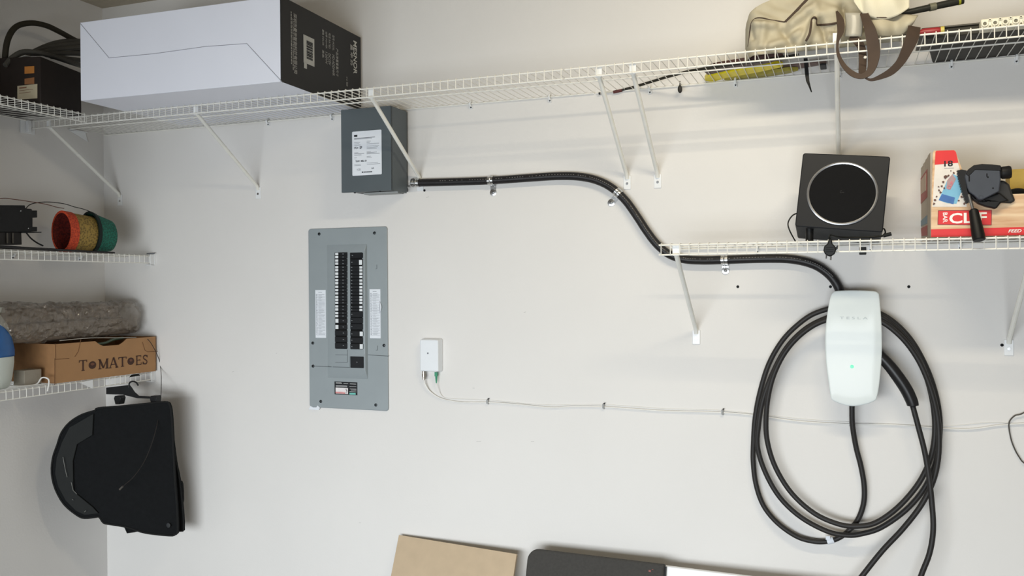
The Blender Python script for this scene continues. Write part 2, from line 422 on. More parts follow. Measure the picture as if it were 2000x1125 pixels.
lb.obox(e0 + vd*w1/2 - Z_*0.052 + ud*0.0004, vd*w1/2, Z_*0.052, ud*0.0004); lb.build('barcode_label', mat('label_grey', (176, 176, 172), 0.6), t)
bc = MB(); zz = -0.018; r2 = random.Random(3)
while zz > -0.088:
    hh = r2.choice((0.0008, 0.0012, 0.0022)); bc.obox(e0 + vd*(w1*0.55) + Z_*zz + ud*0.0011, vd*w1*0.28, Z_*hh, ud*0.0003); zz -= hh*2 + r2.choice((0.001, 0.0018))
bc.build('barcode', M_INKB, t)
lb = MB(); lb.obox(e0 + vd*0.012 - Z_*0.112 + ud*0.0004, vd*0.009, Z_*0.012, ud*0.0004); lb.build('small_label', MATS['label_grey'], t)

# ================================================================ GREY DISCONNECT BOX
t = thing('electrical_box', 'dark grey metal electrical box with a white rating label', 'electrical box', (1.52, 0, 1.875))
M_GREY = mat('grey_enamel', (84, 92, 96), 0.42, var=0.03, scale=12)
xL, xR, zB, zT, dp = 1.403, 1.632, 1.874, 2.207, 0.150
MB().box(xL+0.006, xR-0.004, -dp+0.010, -0.001, zB+0.006, zT).build('enclosure', mat('grey_enamel_side', (84, 88, 88), 0.5, var=0.03), t, bevel=0.002)
b = MB(); b.box(xL, xR, -dp, -dp+0.012, zB-0.002, zT+0.0); b.box(xR-0.003, xR, -dp, -0.02, zB-0.002, zT); b.build('cover', M_GREY, t, bevel=0.0025)
b = MB(); b.box(xL+0.05, xR-0.02, -0.06, -0.012, zB-0.003, zB+0.004); b.build('bottom_knockout_plate', mat('pale_grey', (150, 152, 150), 0.5), t)
for px in (693, 742):
    q = W(px, 376, dp - 0.006); MB().cyl(V((q.x, -dp+0.006, zB-0.006)), V((q.x, -dp+0.006, zB+0.002)), 0.004, 8).build('cover_screw', M_INKB, t)
l0 = W(687.3, 257, dp+0.0006); l1 = W(744.6, 253, dp+0.0006); l2 = W(689, 343, dp+0.0006)
lw = (l1-l0).length; lh = (l0-l2).length
pc = (W(688, 343, dp) + W(747, 341.5, dp) + l0 + l1) / 4
poly = [V((pc.x + x, -dp-0.0002, pc.z + y)) for x, y in rrect(lw, lh, 0.004)]
MB().prism(poly, (0, -0.0006, 0)).build('rating_label', M_PAPER, t)
o = V((pc.x - lw/2, -dp-0.0009, pc.z - lh/2))
R_ = [(0.01, .845, .105, .0022), (0.01, .825, .09, .0015), (.01, .75, .03, .001), (.01, .72, .025, .001), (.01, .69, .032, .001), (.07, .76, .02, .001), (.07, .73, .015, .001), (.07, .70, .062, .0013),
      (.07, .65, .062, .001), (.07, .62, .055, .001), (.07, .59, .05, .001), (.01, .52, .02, .001), (.01, .495, .05, .0016), (.01, .465, .036, .0016), (.07, .53, .02, .001), (.07, .505, .05, .0016), (.07, .475, .064, .0016),
      (.01, .41, .013, .001), (.01, .38, .01, .001), (.07, .42, .02, .001), (.07, .395, .026, .001), (.01, .25, .032, .001), (.01, .225, .033, .001), (.07, .27, .055, .001), (.07, .24, .066, .001)]
bars(o, X_, Z_, [(x*lw/0.14, y*lh, l*lw/0.14*0.95, th) for x, y, l, th in R_]).build('label_print', M_INK, t)
bars(o, X_, Z_, [(lw*.07, lh*.90, lw*.11, lh*.045)]).build('label_print', M_INKB, t)
text('label_text', '(UL)us', t, M_INKB, o + X_*lw*.07 + Z_*lh*.60, X_, Z_, lw*.14, lh*.055, 0.01)
text('label_text', 'SP', t, M_INKB, o + X_*lw*.26 + Z_*lh*.60, X_, Z_, lw*.08, lh*.06, 0.02)
text('label_text', 'TAW  MBL 64', t, M_INKB, o + X_*lw*.11 + Z_*lh*.305, X_, Z_, lw*.38, lh*.04, 0.02)
text('label_text', '1.22', t, M_INKB, o + X_*lw*.17 + Z_*lh*.115, X_, Z_, lw*.11, lh*.04, 0.0)
text('label_text', '6A', t, M_INKB, o + X_*lw*.66 + Z_*lh*.13, X_, Z_, lw*.08, lh*.04, 0.0)
bars(o, X_, Z_, [(lw*.33, lh*.07, lw*.04, lh*.03)] + [(lw*(.385 + .03*i), lh*.07, lw*.022, lh*.024) for i in range(10)]).build('label_print', M_INKB, t)

# ================================================================ CONDUIT, FITTING, CLAMPS
cpx = [(818, 357), (880, 355.5), (960, 352.5), (1040, 347), (1090, 344), (1130, 345), (1165, 352), (1195, 367), (1222, 392), (1245, 424), (1262, 450), (1282, 476), (1306, 496), (1335, 506), (1372, 508.5), (1415, 507.5), (1500, 505), (1550, 507), (1590, 517), (1618, 535), (1636, 558), (1648, 590)]
cd = 0.024
cpts = spline([W(x, y, cd) for x, y in cpx], 8)
t = thing('conduit', 'black flexible conduit snaking from the grey box to the wall charger', 'conduit', cpts[0])
MB().tube(cpts, 0.0155, 14).build('conduit_tube', mat('black_conduit', (34, 32, 33), 0.4, var=0.08, bump=0.2, bscale=80), t)
# printed dashes along it
mk = MB()
for i in range(6, len(cpts)-14):
    d = (cpts[i+1]-cpts[i]); dn = d.normalized(); up = V((-dn.z, 0, dn.x)); up = up if up.z > 0 else -up
    n_ = max(1, int(d.length/0.009))
    for k in range(n_):
        if rnd.random() < 0.12: continue
        c = cpts[i] + d*(k+0.3)/n_ + up*0.0045 + V((0, -0.01515, 0))
        mk.obox(c, dn*0.0022, up*0.0009, V((0, 0.0004, 0)))
mk.build('printed_marking', mat('dim_print', (118, 116, 112), 0.7), t)
f0 = cpts[0]
fit = MB(); dx = (cpts[2]-cpts[0]).normalized()
fit.lathe(f0 - dx*0.030, dx, [(0, 0.019), (0.006, 0.019), (0.006, 0.014), (0.012, 0.014), (0.012, 0.0185), (0.020, 0.0185), (0.022, 0.016), (0.026, 0.0185), (0.034, 0.018), (0.034, 0.0157)], 20)
fit.build('conduit_fitting', M_STEEL, t)
b = MB(); q = W(797, 365, 0.05); b.cyl(q, q + V((0.008, 0, 0)), 0.006, 8); b.build('fitting_screw', M_STEEL, t)

def clamp(px, py, dirx, dirz, txy, label):
    c = W(px, py, cd); dn = V((dirx, 0, dirz)).normalized(); tx = W(txy[0], txy[1], 0); tv = V((tx.x-c.x, 0, tx.z-c.z)); tv = (tv - dn*tv.dot(dn)); L = tv.length; tv.normalize()
    t = thing('conduit_clamp', label, 'clamp', (c.x, 0, c.z), 'silver clamps on the black conduit')
    R = 0.0166; prof = []
    for k in range(15):
        a = math.pi*(1.12 - 1.12*k/14) - 0.06
        prof.append(c - tv*math.cos(a)*-R*1 * -1 + V((0, -math.sin(a)*R, 0)))
    prof = [c + tv*(R*math.cos(math.pi*1.15*k/16 - 0.0)) + V((0, -R*math.sin(math.pi*1.15*k/16), 0)) for k in range(17)]
    pts = [V((c.x, -0.0025, c.z)) + tv*(L+0.020), V((c.x, -0.0025, c.z)) + tv*(R+0.004), V((c.x, -0.010, c.z)) + tv*(R+0.0005)] + prof
    s = MB(); hw = 0.0115
    for i, p in enumerate(pts):
        nx = (pts[min(i+1, len(pts)-1)] - pts[max(i-1, 0)]).normalized(); o_ = nx.cross(dn)*0.0009
        s.v += [p - dn*hw + o_, p + dn*hw + o_, p + dn*hw - o_, p - dn*hw - o_]
    n = len(pts)
    for i in range(n-1):
        for k in range(4): s.f.append((i*4+k, i*4+(k+1) % 4, (i+1)*4+(k+1) % 4, (i+1)*4+k))
    s.f += [(3, 2, 1, 0), ((n-1)*4, (n-1)*4+1, (n-1)*4+2, (n-1)*4+3)]
    s.build('strap', M_STEEL, t)
    rib = MB(); rib.tube([p + (V((0, -1, 0)) * 0.001 if i < 3 else (p-c).normalized()*0.0012) for i, p in enumerate(pts[1:])], 0.0022, 6); rib.build('strap_rib', M_STEEL, t)
    cc = V((c.x, -0.0035, c.z)) + tv*(L+0.012)
    MB().lathe(cc + V((0, 0.002, 0)), (0, -1, 0), [(0, 0.0135), (0.002, 0.0135), (0.0025, 0.012)], 20).build('tab', M_STEEL, t)
    MB().lathe(cc, (0, -1, 0), [(0, 0.0065), (0.003, 0.006), (0.0042, 0.003)], 12).build('screw', mat('dull_screw', (120, 120, 120), 0.4, metal=0.8), t)
clamp(959, 352.5, 1, 0.01, (964, 370), 'silver clamp on the straight conduit nearest the grey box')
clamp(1207, 377, 0.72, -0.69, (1196, 389), 'tilted silver clamp at the top of the conduit bend')
clamp(1415, 507.5, 1, 0.02, (1418, 522), 'silver clamp on the conduit under the lower right shelf')

# ================================================================ BREAKER PANEL
t = thing('breaker_panel', 'tall grey breaker panel with two columns of black breakers', 'electrical panel', (1.34, 0, 0.973))
M_PAN = mat('panel_grey', (146, 154, 157), 0.38, var=0.03, scale=10)
xa, xb, za, zb = 1.147, 1.531, 0.973, 1.741
def PN(px, py, d=0.0): return W(px, py, d)
poly = [V(((xa+xb)/2 + x, -0.0005, (za+zb)/2 + y)) for x, y in rrect(xb-xa, zb-za, 0.012)]
MB().prism(poly, (0, -0.0065, 0)).build('cover_plate', M_PAN, t, bevel=0.003)
# raised dead-front: a frustum
o1, o2 = PN(638, 478, .007), PN(719, 741, .007); i1, i2 = PN(650, 491, .022), PN(713, 724, .022)
xo0, xo1, zo0, zo1 = o1.x, o2.x, o2.z, o1.z; xi0, xi1, zi0, zi1 = i1.x, i2.x, i2.z, i1.z
b = MB(); y0, y1 = -0.0065, -0.021
b.add([(xo0, y0, zo0), (xo1, y0, zo0), (xo1, y0, zo1), (xo0, y0, zo1), (xi0, y1, zi0), (xi1, y1, zi0), (xi1, y1, zi1), (xi0, y1, zi1)],
      [(0, 1, 5, 4), (1, 2, 6, 5), (2, 3, 7, 6), (3, 0, 4, 7), (4, 5, 6, 7), (3, 2, 1, 0)])
b.build('raised_front', M_PAN, t, bevel=0.002)
DP = 0.0215
def prect(bm, x0, y0_, x1, y1_, d0=0.021, d1=0.0222):
    p, q = PN(x0, y0_, d1), PN(x1, y1_, d1); bm.box(p.x, q.x, -d1, -d0, q.z, p.z); return bm
M_SLOT = mat('breaker_black', (22, 24, 27), 0.4, var=0.1)
for r in ((653.5, 493.5, 678, 681.5), (683.5, 493.5, 708.5, 682.5), (684.3, 696, 710, 719)):
    prect(MB(), *r, 0.0205, 0.0218).build('breaker_opening', M_DARK, t)
left = [496, 502, 508.9, 514.8, 521.8, 527.6, 534.3, 540.4, 547.2, 553.1, 560, 566.6, 573, 579.8, 585.6, 591.3, 598.4, 604.4, 611.4, 617.4, 626.3, 638.6]
M_TAG = mat('breaker_tag', (222, 226, 228), 0.6); M_TGL = mat('toggle_grey', (110, 114, 118), 0.5)
def breaker(x0, x1, yc, h, tagx=None, tglx=None, tag_h=None, tgl=True, dark=True):
    b_ = prect(MB(), x0, yc - h/2 + 0.35, x1, yc + h/2 - 0.35, 0.0218, 0.0262).build('breaker', M_SLOT, t, bevel=0.0004, seg=1)
    if tagx: prect(MB(), tagx-3.0, yc - (tag_h or h)/2 + 0.9, tagx+3.0, yc + (tag_h or h)/2 - 0.7, 0.0262, 0.0268).build('number_tag', M_TAG, b_)
    if tgl: prect(MB(), tglx-0.9, yc-0.9, tglx+0.9, yc+0.9, 0.0262, 0.031).build('toggle', M_TGL, b_)
for yc in left[:20]: breaker(654, 677.5, yc, 6.0, 657.6, 669.8)
breaker(654, 677.5, 626.3, 9.5, 657.9, 670.3); breaker(654, 677.5, 638.6, 9.5, 657.9, 670.3)
breaker(654, 677.5, 650.5, 11, None, 670.5); breaker(654, 677.5, 663, 11, None, 670.5); breaker(654, 677.5, 675, 11, None, 670.5)
breaker(684, 708, 499, 10, None, 688); breaker(684, 708, 512.4, 12.0, 704.2, 687, 11)
right = [522.2, 528, 534.6, 540.8, 547.8, 554, 560.8, 567.2, 573.4, 580.2, 585.8, 591.5, 599.4, 605.2]
for yc in right: breaker(684, 708, yc, 6.0, 704.9, 686.6)
for yc in (614, 626, 638): breaker(684, 708, yc, 11.4, None, 687)
breaker(684, 708, 652, 11.4, 705.6, 687, 10.5); breaker(684, 708, 664.6, 11.4, None, 687); breaker(684, 708, 676.8, 11, 705.6, 687, 11)
breaker(685, 709.5, 707.5, 22, None, 697)
# seams, blank fillers, knockouts
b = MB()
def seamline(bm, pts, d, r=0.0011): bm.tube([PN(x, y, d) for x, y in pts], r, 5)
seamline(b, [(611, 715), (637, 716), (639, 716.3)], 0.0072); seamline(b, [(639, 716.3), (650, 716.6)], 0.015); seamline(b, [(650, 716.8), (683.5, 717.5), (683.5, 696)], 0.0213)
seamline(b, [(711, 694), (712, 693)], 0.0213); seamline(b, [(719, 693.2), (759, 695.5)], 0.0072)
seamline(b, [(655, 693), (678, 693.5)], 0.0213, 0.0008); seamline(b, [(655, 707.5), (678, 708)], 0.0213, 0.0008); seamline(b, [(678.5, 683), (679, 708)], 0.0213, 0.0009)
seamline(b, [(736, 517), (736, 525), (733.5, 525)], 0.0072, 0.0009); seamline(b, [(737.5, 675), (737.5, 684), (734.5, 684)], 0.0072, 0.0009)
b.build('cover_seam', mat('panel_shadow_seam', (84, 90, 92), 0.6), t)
for px, py in [(623.4, 457), (731.5, 455), (611, 670), (750, 674.6), (626.6, 784), (734, 791), (611.5, 715)]:
    q = PN(px, py, 0.007); MB().lathe(q, (0, -1, 0), [(0, 0.0068), (0.0022, 0.006), (0.003, 0.003)], 14).build('cover_screw', mat('black_screw', (36, 40, 42), 0.35, metal=0.4), t)
for nm, r, n_ in (('left_directory', (615.7, 566.5, 636.8, 660), 28), ('right_directory', (721.7, 565, 743.5, 661), 26)):
    k = prect(MB(), *r, 0.0068, 0.0078).build('circuit_directory', M_PAPER, t)
    a, c = PN(r[0], r[1], 0.0078), PN(r[2], r[3], 0.0078); wd, hg = c.x-a.x, a.z-c.z; rows = []
    for i in range(n_):
        y = hg*(0.90 - 0.87*i/n_); rows.append((wd*0.06, y, wd*0.88, 0.0006))
        rows.append((wd*0.08, y+hg*0.014, wd*0.05 + rnd.random()*wd*0.08, 0.0016)); rows.append((wd*0.32, y+hg*0.012, wd*(0.2+0.4*rnd.random()), 0.0007))
    rows.append((wd*.3, hg*.955, wd*.35, .0012))
    bars(V((a.x, -0.0079, c.z)), X_, Z_, rows).build('printed_rows', M_INK, k)
# the curled edge of the right hand directory
a = PN(743.3, 588, .008); c = PN(743.3, 612, .008)
cl = [V((a.x - 0.004 + 0.011*math.sin(math.pi*k/8), -0.008 - 0.006*math.sin(math.pi*k/8), a.z + (c.z-a.z)*k/8)) for k in range(9)]
b = MB(); b.v = [p for q in cl for p in (q, V((a.x-0.006, -0.0081, q.z)))]; b.f = [(2*i, 2*i+1, 2*i+3, 2*i+2) for i in range(8)]
b.build('directory_curl', M_PAPER, t, solid=0.0004)
k = prect(MB(), 653.3, 745, 698, 772, 0.0068, 0.0076); k = k.build('warning_sticker', mat('sticker_black', (26, 28, 31), 0.4), t)
a, c = PN(653.3, 745, .0077), PN(698, 772, .0077); wd, hg = c.x-a.x, a.z-c.z; oo = V((a.x, -0.0077, c.z))
bars(oo, X_, Z_, [(wd*.06, hg*.93, wd*.25, .0016), (wd*.06, hg*.86, wd*.27, .0014), (wd*.4, hg*.86, wd*.2, .0014), (wd*.68, hg*.86, wd*.27, .0018), (wd*.06, hg*.68, wd*.5, .002), (wd*.06, hg*.62, wd*.5, .0014), (wd*.66, hg*.66, wd*.3, .0014),
               (wd*.68, hg*.47, wd*.28, .0018), (wd*.72, hg*.38, wd*.24, .0016), (wd*.66, hg*.26, wd*.3, .0014)]).build('sticker_print', mat('sticker_white', (190, 190, 190), .6), k)
bars(oo, X_, Z_, [(wd*.05, hg*.3, wd*.54, hg*.46)]).build('sticker_panel', mat('sticker_panel', (228, 222, 222), .6), k)
bars(oo - Y_*0.0004, X_, Z_, [(wd*.05, hg*.12, wd*.42, hg*.06), (wd*.05, hg*.2, wd*.42, hg*.02)]).build('sticker_red', mat('sticker_red', (196, 60, 54), .6), k)
bars(oo - Y_*0.0004, X_, Z_, [(wd*.50, hg*.42, wd*.03, hg*.08), (wd*.51, hg*.3, wd*.05, hg*.08), (wd*.5, hg*.15, wd*.03, hg*.08)]).build('sticker_symbol', M_INKB, k)
bars(oo - Y_*0.0004, X_, Z_, [(wd*.66, hg*.10, wd*.27, hg*.13)]).build('sticker_logo', mat('sticker_teal', (110, 190, 178), .6), k)
# torn plaster at the lower left corner and right side
b = MB(); q = PN(607, 797, .0)
b.prism([q + V((x, -0.0075, z)) for x, z in [(-0.004, -0.004), (0.045, -0.006), (0.052, 0.004), (0.040, 0.014), (0.034, 0.006), (0.018, 0.005), (0.004, 0.010)]], (0, -0.001, 0)); b.build('paint_patch', M_PAPER, t)

# ================================================================ NETWORK BOX
t = thing('network_terminal', 'small white network terminal box right of the breaker panel', 'network box', (1.72, 0, 1.141))
c0, c1 = W(838, 695, .03), 0
a, c = W(819, 662, .032), W(857, 727, .032); bw, bh = c.x-a.x, a.z-c.z; cx_, cz_ = (a.x+c.x)/2, (a.z+c.z)/2
b = MB(); pf = [V((cx_+x, -0.033, cz_+y)) for x, y in rrect(bw*0.94, bh*0.96, 0.006)]; pb = [V((cx_+x*1.05+0.002, -0.0005, cz_+y*1.02)) for x, y in rrect(bw, bh, 0.008)]
n = len(pf); b.v = pb + pf; b.f = [tuple(range(n))[::-1]][:0] + [tuple(range(n, 2*n)), tuple(reversed(range(n)))] + [(i, (i+1) % n, (i+1) % n+n, i+n) for i in range(n)]
b.build('housing', mat('ont_white', (226, 229, 232), 0.35, var=0.01), t, bevel=0.003)
q = W(835.5, 690, .034); MB().lathe(q, (0, -1, 0), [(0, .0035), (.0008, .003)], 12).build('emblem_dot', M_INK, t)
q = W(828, 727, .018); b = MB(); b.lathe(q + Z_*0.004, (0, 0, -1), [(0, 0.007), (0.012, 0.007), (0.012, 0.0085), (0.024, 0.0085), (0.026, 0.006), (0.034, 0.006)], 12); b.build('coax_connector', mat('nickel', (170, 160, 150), .3, metal=1), t)
g0 = W(852, 728, .018); b = MB(); b.obox(g0 - Z_*0.006, (0.0055, 0, 0), (0, 0.005, 0), (0, 0, 0.008)); b.tube([g0 - Z_*0.012, g0 - Z_*0.042], [0.0048, 0.0022], 10); b.build('fibre_connector', mat('green_plastic', (44, 140, 104), .4), t)
# cables from it along the wall
M_WC = mat('white_cable', (226, 224, 219), 0.4, var=0.02)
p1 = [W(828, 742, .018), W(831, 752, .014), W(840, 765, .008), W(858, 777, .005), W(880, 783, .0045), W(910, 786, .0045), W(954, 786, .0045), W(1010, 790, .0045), W(1075, 796, .0045), W(1120, 794, .0045), W(1180, 795, .0045), W(1240, 799, .0045), W(1300, 803, .0045), W(1412, 806, .0045), (W(1480, 812, .0045)), W(1560, 823, .0045), W(1663, 829, .0045), W(1750, 830, .0045), W(1840, 837, .0045), W(1900, 838, .0045), W(1950, 831, .0045), W(2010, 827, .0045), W(2080, 826, .0045)]
k = MB().tube(spline(p1, 6), 0.0031, 8).build('coax_cable', M_WC); tag(k, 'white coaxial cable clipped in a long run across the wall', 'cable')
p2 = [g0 - Z_*0.042, W(855, 757, .012), W(863, 773, .004), W(880, 778.5, .0022), W(954, 781.5, .002), W(1060, 791, .002), W(1180, 790.5, .002), W(1300, 798.5, .002), W(1412, 802, .002), W(1560, 818, .002), W(1663, 824.5, .002), W(1840, 832, .002), W(1950, 825, .002), W(2080, 838, .002)]
k = MB().tube(spline(p2, 6), 0.0012, 6).build('fibre_cable', M_WC); tag(k, 'thin white fibre lead from the green plug beside the coaxial cable', 'cable')
cl0 = None
for px, py, lab in [(954, 783.5, 'grey cable clip nearest the white network box'), (1180, 792.5, 'grey cable clip in the middle of the white cable run'), (1412, 804, 'grey cable clip just left of the cable coil'), (1662, 827, 'grey cable clip below the wall charger behind its hanging cable')]:
    q = W(px, py, 0)
    if cl0 is None:
        cl0 = thing('cable_clip', lab, 'clip', q, 'grey clips holding the white cable')
        b = MB(); b.tube([q + V((0, -0.002, -0.010)), q + V((0, -0.0095, -0.008)), q + V((0, -0.0098, 0.006)), q + V((0, -0.003, 0.009))], 0.0028, 8); b.obox(q + V((-0.001, -0.0085, -0.001)), (0.0045, 0, 0), (0, 0.0012, 0), (0, 0, 0.008)); b.build('clip_body', mat('clip_grey', (150, 150, 148), .4), cl0)
        MB().cyl(q + V((0.003, -0.001, 0.0105)), q + V((0.003, -0.012, 0.0105)), 0.0022, 8).build('clip_nail', M_INKB, cl0)
    else: dup(cl0, q, lab)

# ================================================================ WALL CHARGER
t = thing('wall_charger', 'white glossy rounded wall charger with a green light', 'ev charger', (3.33, 0, 1.085))
def outline(s=1.0, yy=0.1, off=0.0):
    px = [(1627, 571.5), (1636, 568.2), (1668, 567), (1705, 568.6), (1714.5, 572), (1717.5, 580), (1721, 620), (1722.8, 665), (1721.5, 710), (1717, 755), (1712.5, 777), (1709, 782.5), (1697, 788), (1680, 792), (1666, 793.5), (1650, 791.5), (1634, 786), (1626.5, 782), (1622.5, 776), (1618, 745), (1613.5, 710), (1611.5, 675), (1612.5, 640), (1617, 605), (1622, 580)]
    pts = spline([W(x, y, 0.105) for x, y in px], 3, True)
    c = sum(pts, V((0, 0, 0)))/len(pts)
    return [V((c.x + (p.x-c.x)*s, -yy, c.z + (p.z-c.z)*s)) for p in pts], c
rings = [outline(0.86, 0.001), outline(0.90, 0.05), outline(0.985, 0.092), outline(1.0, 0.098)]
b = MB(); n = len(rings[0][0]); b.v = [p for r in rings for p in r[0]]
b.f = [tuple(range(n))] + [(i*n+k, i*n+(k+1) % n, (i+1)*n+(k+1) % n, (i+1)*n+k) for i in range(len(rings)-1) for k in range(n)] + [tuple((len(rings)-1)*n + k for k in range(n))]
b.build('housing', mat('charger_grey', (150, 153, 154), .4), t)
rings = [outline(1.0, 0.0985), outline(1.0, 0.1030), outline(0.992, 0.1050), outline(0.97, 0.1062), outline(0.93, 0.1068), outline(0.8, 0.1078), outline(0.6, 0.1086), outline(0.4, 0.1090), outline(0.2, 0.1092)]
b = MB(); b.v = [p for r in rings for p in r[0]]
b.f = [tuple(range(n))[::-1]] + [(i*n+k, i*n+(k+1) % n, (i+1)*n+(k+1) % n, (i+1)*n+k) for i in range(len(rings)-1) for k in range(n)] + [tuple((len(rings)-1)*n + k for k in range(n))]
M_GL = mat('charger_white_glass', (220, 226, 225), 0.10, var=0.004, coat=0.0)
M_GL.node_tree.nodes['Principled BSDF'].inputs['Specular IOR Level'].default_value = 0.12
b.build('face_plate', M_GL, t, ang=60)
q0 = W(1640, 623.5, 0.1128); q1 = W(1695, 623.5, 0.1128)
text('emblem_lettering', 'T E S L A', t, mat('faint_grey', (178, 186, 186), .4), V((q0.x, -0.1089, q0.z)), X_, Z_, q1.x-q0.x, 0.0085, 0.01)
q = W(1664, 716, 0.1085); b = MB(); b.lathe(q, (0, -1, 0), [(0, 0.0062), (0.0008, 0.006), (0.0012, 0.004)], 20); b.build('status_light', mat('green_led', (90, 235, 150), .4, emit=0.9), t)

# ---- charging cable: hangs on the charger in three turns
def Z6(x, y, d): return W(1440 + x/1.9232, 540 + y/1.9232, d)
path = [(432, 470, .05), (431, 500, .05), (433, 560, .045), (446, 640, .035), (465, 715, .03), (477, 790, .028), (474, 855, .026), (452, 915, .024), (415, 958, .022), (375, 985, .022), (330, 996, .022), (280, 994, .022), (220, 975, .022), (150, 925, .022), (98, 860, .022), (70, 780, .022), (60, 700, .022), (60, 640, .024), (66, 540, .03), (84, 440, .036), (118, 330, .04), (170, 240, .044), (235, 175, .048), (300, 135, .05), (400, 112, .05), (500, 125, .05),
        (580, 165, .05), (650, 235, .046), (705, 330, .042), (742, 430, .038), (760, 530, .034), (758, 620, .03), (742, 710, .028), (700, 800, .034), (630, 880, .044), (540, 943, .05), (470, 966, .05), (415, 972, .05), (340, 958, .048), (240, 905, .044), (160, 830, .040), (105, 735, .038), (76, 640, .042), (80, 560, .05), (95, 470, .056), (130, 370, .062), (180, 275, .066), (245, 205, .07), (320, 162, .07), (420, 135, .07), (520, 145, .07),
        (590, 190, .068), (655, 265, .064), (700, 350, .06), (728, 440, .056), (742, 540, .052), (738, 630, .050), (716, 710, .054), (672, 790, .062), (600, 870, .07), (520, 925, .072), (450, 938, .072), (380, 930, .07), (290, 890, .066), (205, 815, .06), (145, 720, .058), (114, 625, .062), (108, 540, .07), (118, 440, .078), (145, 350, .084), (190, 270, .088), (255, 205, .09), (330, 165, .09), (430, 150, .09), (530, 165, .09),
        (610, 222, .088), (672, 300, .084), (715, 390, .08), (745, 490, .074), (757, 580, .07), (755, 680, .07), (735, 770, .075), (690, 860, .08), (620, 950, .09), (545, 1030, .1), (465, 1130, .11), (390, 1230, .13), (380, 1330, .15), (450, 1400, .17), (560, 1390, .17), (640, 1280, .15), (688, 1130, .12), (722, 1040, .11), (736, 950, .105), (731, 850, .10), (718, 740, .098), (702, 650, .095), (680, 565, .092), (660, 490, .09)]
cp = [Z6(*p) for p in path]
t = thing('charging_cable', 'thick black charging cable hung in big loops from the wall charger', 'cable', (3.3, -0.05, 0.3))
cbm = mat('black_rubber', (40, 38, 37), 0.5, var=0.06)
MB().tube(spline(cp, 5), 0.0088, 12).build('cable', cbm, t)
h0 = [Z6(500, 262, .085), Z6(560, 322, .088), Z6(600, 372, .09), Z6(635, 425, .09), Z6(656, 470, .09), Z6(660, 490, .09)]
MB().tube(spline(h0, 5), [0.017 + 0.003*math.sin(i/25*3.1) - (0.008 if i > 23 else 0) for i in range(26)], 16).build('connector_handle', mat('handle_black', (32, 31, 32), .35), t)
l0, l1 = Z6(338, 994.5, .022), Z6(362, 989, .022)
dl = (l1-l0).normalized(); MB().tube([l0, (l0+l1)/2 - Z_*0.0006, l1], 0.0112, 14).build('label_band', M_PAPER, t)
MB().obox(l0 + V((0.002, -0.008, 0.014)), (0.007, 0, 0.001), (0, 0.0006, 0), (0, 0, 0.006)).build('label_flag', M_PAPER, t)

# cord at the right edge
pts = spline([W(2060, 770, .02), W(2000, 806, .012), W(1982, 812, .01), W(1971, 825, .01), (W(1972, 845, .01)), W(1978, 868, .01), W(1990, 892, .01), W(2006, 908, .01), W(2060, 930, .02)], 6)
k = MB().tube(pts, 0.0021, 8).build('looped_cord', mat('grey_black_cord', (70, 66, 60), .5)); tag(k, 'thin dark cord curling in from the right picture edge', 'cord')

# ================================================================ SUBWOOFER on the lower right shelf
zS = 1.6272
t = thing('subwoofer', 'square black subwoofer with a silver ring on the lower right shelf', 'speaker', (3.3, -0.2, zS))
roll = math.radians(-5.8); ptc = math.radians(9)
ux = V((math.cos(roll), 0, math.sin(roll))); uz0 = V((-math.sin(roll), 0, math.cos(roll))); uy = (Y_*math.cos(ptc) - uz0*math.sin(ptc)).normalized(); uz = ux.cross(uy)
tl, tr = W(1568.5, 298.5, .30), W(1738.5, 310.5, .30); sw = (tr-tl).length; sh = 0.238
cen = tl + ux*sw/2 - uz*sh/2
def SB(x, z, d): return cen + ux*x + uz*z - uy*d       # d towards the viewer
poly = [SB(x, z, 0) for x, z in rrect(sw, sh, 0.008)]
MB().prism(poly, uy*0.19).build('cabinet', mat('sub_cabinet', (25, 26, 29), .55, var=.04), t, bevel=0.003)
c = SB(0.0005, -0.006, 0)
rg = MB(); rr = 0.104
rg.v = []; prof = [(0.0, 0), (0.0, 0.004), (-0.0035, 0.0055), (-0.007, 0.004), (-0.0075, 0)]
NN = 64
for k in range(NN):
    a = 2*math.pi*k/NN
    for (dr, dd) in prof: rg.v.append(c + (ux*math.cos(a) + uz*math.sin(a)*0.965)*(rr+dr) - uy*dd)
m_ = len(prof)
for k in range(NN):
    for j in range(m_-1): rg.f.append((k*m_+j, ((k+1) % NN)*m_+j, ((k+1) % NN)*m_+j+1, k*m_+j+1))
rg.build('silver_ring', mat('satin_silver', (190, 190, 192), .3, metal=.9), t)
gr = MB(); gr.lathe(c + uy*0.0, -uy, [(0, rr-0.0075), (0.002, rr-0.009), (0.0045, rr-0.03), (0.006, 0.03), (0.0062, 0.002)], 48, ref=ux); gr.build('speaker_grille', mat('grille_cloth', (9, 9, 11), .85, var=.2, scale=300, bump=.5, bscale=900), t)
text('emblem', 'C—', t, mat('dim_emblem', (48, 48, 50), .4), c - uy*0.0064 - ux*0.006, ux, uz, 0.012, 0.008)
for sx in (-0.085, ):
    q = SB(sx, -sh/2-0.0, -0.03); MB().cyl(V((q.x, q.y, zS+0.001)), q + uz*0.002, 0.012, 14).build('rubber_foot', M_BLACK, t)
b = MB(); b.tube(spline([SB(-0.118, -0.062, -0.05), SB(-0.14, -0.075, -0.04), SB(-0.152, -0.1, -0.04), SB(-0.145, -0.125, -0.04), V((3.16, -0.27, zS+0.003))], 6), 0.0022, 8)
b.build('signal_lead', M_BLACK, t)
b = MB(); q = W(1722, 448, .2); b.tube(spline([q, W(1727, 447, .2), W(1729, 455, .2), W(1722, 462, .2)], 5), 0.0022, 8); b.build('lead_loop', M_BLACK, t)

